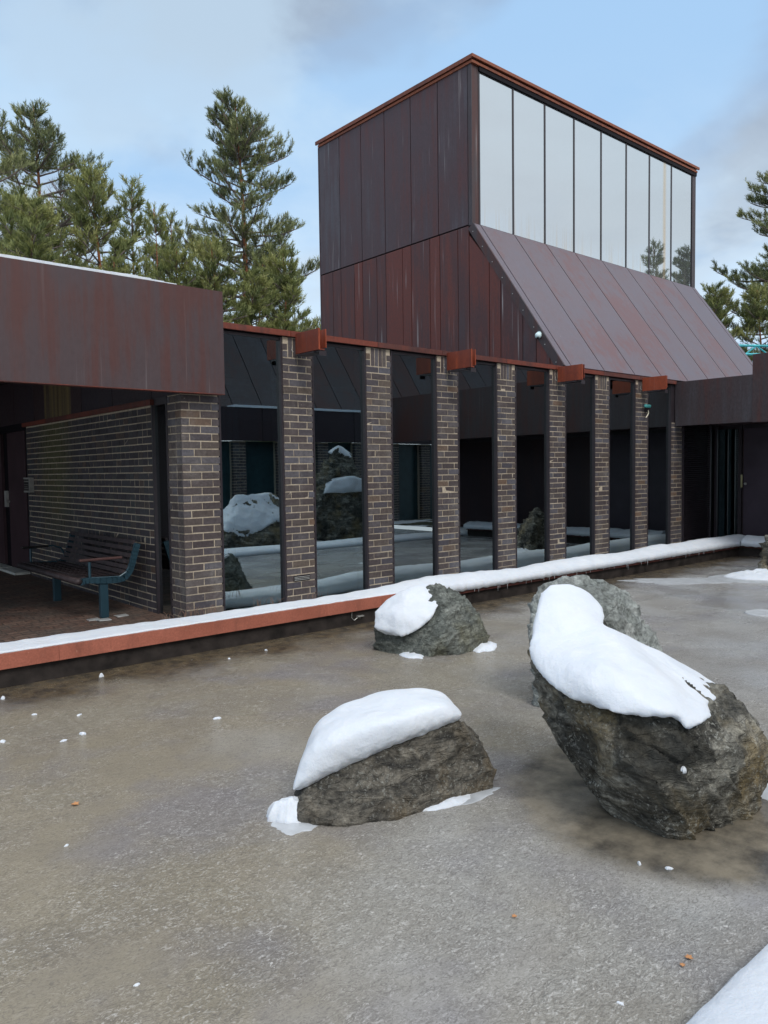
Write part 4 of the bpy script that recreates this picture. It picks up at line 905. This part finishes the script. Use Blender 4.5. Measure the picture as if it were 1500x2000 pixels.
# ================= trees =================
def needles(V, Fc, Rn, p, d, n, ln, wd, tone):
    d = d.normalized(); a = d.orthogonal().normalized(); b_ = d.cross(a)
    for k in range(n):
        t = rng.random(); ang = rng.uniform(0, 6.283); sp_ = rng.uniform(.35, .95)
        nd = (d + (a*math.cos(ang) + b_*math.sin(ang))*sp_).normalized()
        q = p + d*(t*ln*1.3); s = nd.cross(Vector((math.sin(ang*3), math.cos(ang*5), .3))).normalized()*wd
        e = q + nd*ln*rng.uniform(.7,1.1); o = len(V)
        V.extend(((q-s)[:], (q+s)[:], (e+s*.4)[:], (e-s*.4)[:])); Fc.append((o,o+1,o+2,o+3)); Rn.append(min(1,max(0, tone+rng.uniform(-.16,.16))))
def make_pine(H, crown0, rad, prof, seed, dens=1., ln=.155, wd=.0098, nn=16, up=.35, mat='needle', bare=False, trunkr=.16, whorl=.42, lean=0.):
    global rng; old = rng; rng = random.Random(seed)
    V, Fc, Rn = [], [], []; limbs = MB(); tp = []
    for i in range(13):
        t = i/12; tp.append(Vector((.20*math.sin(t*5+seed)*t + lean*t*H, .18*math.sin(t*4.1+seed*2)*t, t*H)))
    limbs_t = MB(); limbs_t.tube(tp, [max(.015, trunkr*(1-.93*(i/12))) for i in range(13)], 9)
    def trunk(z):
        t = max(0, min(.9999, z/H))*12; i = int(t); return tp[i].lerp(tp[i+1], t-i)
    z = H*crown0
    while z < H-.12:
        t = (z-H*crown0)/(H*(1-crown0)); Lm = rad*prof(t)
        nb = rng.choice((3,4,4,5)) if t < .9 else 3; a0_ = rng.uniform(0,6.28)
        for k in range(nb):
            a = a0_ + k*6.283/nb + rng.uniform(-.45,.45); L_ = Lm*rng.uniform(.38,1.18)
            if rng.random() < .20: continue
            if L_ < .15: L_ = .15
            d = Vector((math.cos(a), math.sin(a), up*(.25+1.1*t)+rng.uniform(-.15,.15)))
            p = trunk(z+rng.uniform(-.12,.12)); pts = [p.copy()]; nst = max(3, int(L_/.28)); q = p.copy(); dd = d.normalized(); side = rng.uniform(-.25,.25)
            for s in range(nst):
                u = (s+1)/nst; dd = (dd + Vector((-dd.y*side*.25, dd.x*side*.25, (-.10 if u < .55 else .20)))*.5 + Vector((rng.uniform(-1,1),rng.uniform(-1,1),rng.uniform(-1,1)))*.07).normalized()
                q = q + dd*(L_/nst); pts.append(q.copy())
            limbs.tube(pts, [max(.006,.012+.018*L_*(1-i/len(pts))) for i in range(len(pts))], 5)
            tone0 = rng.uniform(.25,.75)
            m_ = len(pts)-1
            for s in range(m_):
                u = s/m_
                if u < (.22 if t < .75 else .0): continue
                seg = pts[s+1]-pts[s]
                for rep in range(max(1, int(round(dens*seg.length/.085)))):
                    if rng.random() < .06: continue
                    b0 = pts[s] + seg*rng.random(); sg = rng.choice((-1,1)); lat = Vector((-seg.y, seg.x, 0)).normalized()*sg
                    tw = (seg.normalized()*rng.uniform(.3,.9) + lat*rng.uniform(.4,1.) + Vector((0,0,rng.uniform(-.05,.55)))).normalized()
                    tl = rng.uniform(.18,.55)*(1.15-u*.5)*min(1.3,.5+L_*.4)
                    mid = b0 + tw*tl*.55 + Vector((0,0,.01)); end = b0 + tw*tl + Vector((0,0,tl*.28))
                    if bare:
                        limbs.tube([b0,mid,end], [.006,.004,.002], 3); 
                        for _ in range(3): limbs.tube([mid, mid+(tw+Vector((rng.uniform(-1,1),rng.uniform(-1,1),rng.uniform(-.8,.6)))).normalized()*tl*.7], [.003,.0015], 3)
                        continue
                    limbs.tube([b0,mid,end], [.007,.005,.004], 3)
                    tone = tone0 + rng.uniform(-.2,.2)
                    for f_ in (.45,.75,1.0):
                        c_ = b0.lerp(end, f_); dn = (tw*.55 + Vector((rng.uniform(-.35,.35), rng.uniform(-.35,.35), .75)))
                        needles(V, Fc, Rn, c_, dn, nn, ln, wd, tone + (.12 if f_ == 1. else -.08))
            if not bare: needles(V, Fc, Rn, pts[-1], dd+Vector((0,0,.7)), nn+6, ln*1.2, wd, tone0+.1)
        z += whorl*rng.uniform(.7,1.2)*(1 if t < .7 else .75)
    if not bare:
        for k in range(3): needles(V, Fc, Rn, trunk(H-.1)+Vector((rng.uniform(-.05,.05),rng.uniform(-.05,.05),-.25*k)), Vector((0,0,1)), nn+4, ln*1.1, wd, .6)
    rng = old
    T_ = empty('pine_tree' if not bare else 'bare_birch', '', '')
    tr = part(limbs_t, 'trunk', 'bark' if not bare else 'twig', T_, smooth=True); part(limbs, 'branches', 'bark' if not bare and False else 'twig', tr, smooth=True)
    if not bare:
        me = bpy.data.meshes.new('crown'); me.from_pydata(V, [], Fc); me.materials.append(MT[mat]); a = me.attributes.new('rnd','FLOAT','FACE'); a.data.foreach_set('value', Rn)
        c_ = bpy.data.objects.new('crown', me); col.objects.link(c_); c_.parent = T_
    return T_
def dup(root):
    r = root.copy(); col.objects.link(r)
    for ch in root.children:
        c_ = ch.copy(); col.objects.link(c_); c_.parent = r
        for g_ in ch.children: d_ = g_.copy(); col.objects.link(d_); d_.parent = c_
    return r
def place(T_, x, y, s, rz, label, z=0, sz=None, cat='pine tree', group='pine trees behind the building'):
    T_.location = (x,y,z); T_.scale = (s,s,sz or s); T_.rotation_euler.z = rz; tag(T_, label, cat, group); return T_
cone = lambda t: (1-t)**.75*(.55+.45*min(1,t*5))+.05
airy = lambda t: (.55+.6*math.sin(math.pi*min(1,t*1.05))**1.2)*(1-t**3*.75)
bushy = lambda t: (1-t)**.6
pA = make_pine(17.0, .34, 4.3, lambda t: ((1-t)**.74)*(.80+.20*math.sin(t*17+1))+.12, 11, dens=1.35, nn=16, trunkr=.24, whorl=.36, mat='needle2')
place(pA, 11.3, 19.8, .96, .4, 'tall conical pine alone against the sky left of the steel lantern', sz=.93)
pB = make_pine(16.5, .30, 3.5, airy, 23, dens=1.1, nn=15, trunkr=.22, whorl=.44, mat='needle2')
place(pB, 5.1, 24.6, 1.0, 1.1, 'tall open-crowned pine with reddish trunk at the left', sz=.95)
pC = make_pine(10.2, .18, 2.4, bushy, 37, dens=1.3, nn=15, trunkr=.14, whorl=.34)
place(pC, 4.1, 15.6, 1.0, 0., 'dense yellow-green pine in the middle of the left group')
pD = make_pine(10.6, .2, 1.25, cone, 51, dens=1.1, nn=12, trunkr=.09, whorl=.38)
place(pD, 5.7, 17.0, 1.0, .3, 'slender young pine right of the dense left pine')
pl = [(pD,6.7,18.0,.98,2.1,'thin pointed pine, second from the dense left pine'),(pD,8.5,19.9,1.03,4.0,'pale narrow spire of pine between the left group and the tall pine'),
 (pD,7.7,20.2,.90,1.0,'small spire just left of the pale narrow pine'),
 (pB,.9,21.5,.92,3.0,'pine cut off by the left edge of the photo'),(pB,2.6,29.5,1.08,4.4,'tall thin pine rising at the far left edge'),
 (pC,1.6,13.5,.80,2.,'dense pine low behind the porch roof at the far left'),(pC,2.9,12.0,.66,3.3,'bushy pine just above the porch fascia'),
 (pC,4.9,12.2,.72,.9,'low bushy pine above the right end of the porch fascia'),(pC,6.1,12.6,.78,5.,'low green pine at the foot of the tall conical pine'),
 (pC,7.7,13.2,.72,1.7,'bushy pine between the tall pine and the lantern'),(pC,9.0,13.6,.82,4.1,'dark green bushy pine touching the lantern wall'),
 (pC,9.9,16.4,.86,2.6,'taller bushy pine half hidden by the lantern'),(pC,3.3,18.6,.97,5.2,'pine behind the dense left pine'),
 (pC,7.2,16.6,.72,.2,'small pine in the gap left of the tall conical pine'),
 (pA,22.9,3.9,.70,2.2,'large pine rising at the right edge of the photo'),(pC,16.6,4.6,.56,4.2,'small pine peeking over the roof slope at the right'),(pC,19.0,3.2,.66,5.2,'bushy pine left of the large right-edge pine'),(pC,17.9,4.1,.66,1.2,'low dark pine behind the right roof slope'),(pC,20.3,2.0,.62,3.1,'bushy low pine above the turquoise boom'),
 (pC,8.3,12.6,.60,2.8,'low pine filling the gap beside the lantern wall'),(pC,3.9,11.5,.60,5.5,'bushy pine showing over the middle of the porch fascia'),(pC,2.0,15.5,.88,1.4,'dense pine between the far left pine and the dense left pine'),(pC,5.9,15.0,.70,3.9,'bushy pine at the foot of the slender pines'),(pC,7.9,17.5,.78,2.3,'broad pine under the pale narrow spire'),(pC,22.5,6.3,.72,4.4,'pine hidden partly behind the right roof slope')]
for src,x,y,s,rz,lab in pl: place(dup(src), x, y, s, rz, lab)
for i,(src,x,y,s,rz,lab) in enumerate([(pA,37.5,-11.5,.80,1.,'pine mirrored in the last clerestory pane'),(pD,33.5,-11.5,1.25,2.,'slim pine mirrored in the clerestory glass'),(pC,42,-16,1.2,.5,'broad pine mirrored low in the clerestory'),(pC,16,-22,1.3,3.,'pine beyond the opposite wing'),(pB,8,-26,.9,2.,'tall pine far beyond the opposite wing'),(pC,-4,-24,1.3,1.,'pine behind the photographer')]):
    place(dup(src), x, y, s, rz, lab, group='pine trees across the pond')
bb = make_pine(15.0, .35, 2.6, airy, 77, dens=1.1, bare=True, trunkr=.10, whorl=.45, up=.9)
place(bb, 8.3, 31.0, 1.05, .5, 'leafless grey birch behind the left pines', cat='birch tree', group='bare birches behind the pines')
place(dup(bb), 3.6, 33.0, 1.1, 2.5, 'leafless birch at the far left behind the tall pine', cat='birch tree', group='bare birches behind the pines')
place(dup(bb), 12.6, 24.0, .62, 1.5, 'leafless birch low beside the tall conical pine', cat='birch tree', group='bare birches behind the pines')
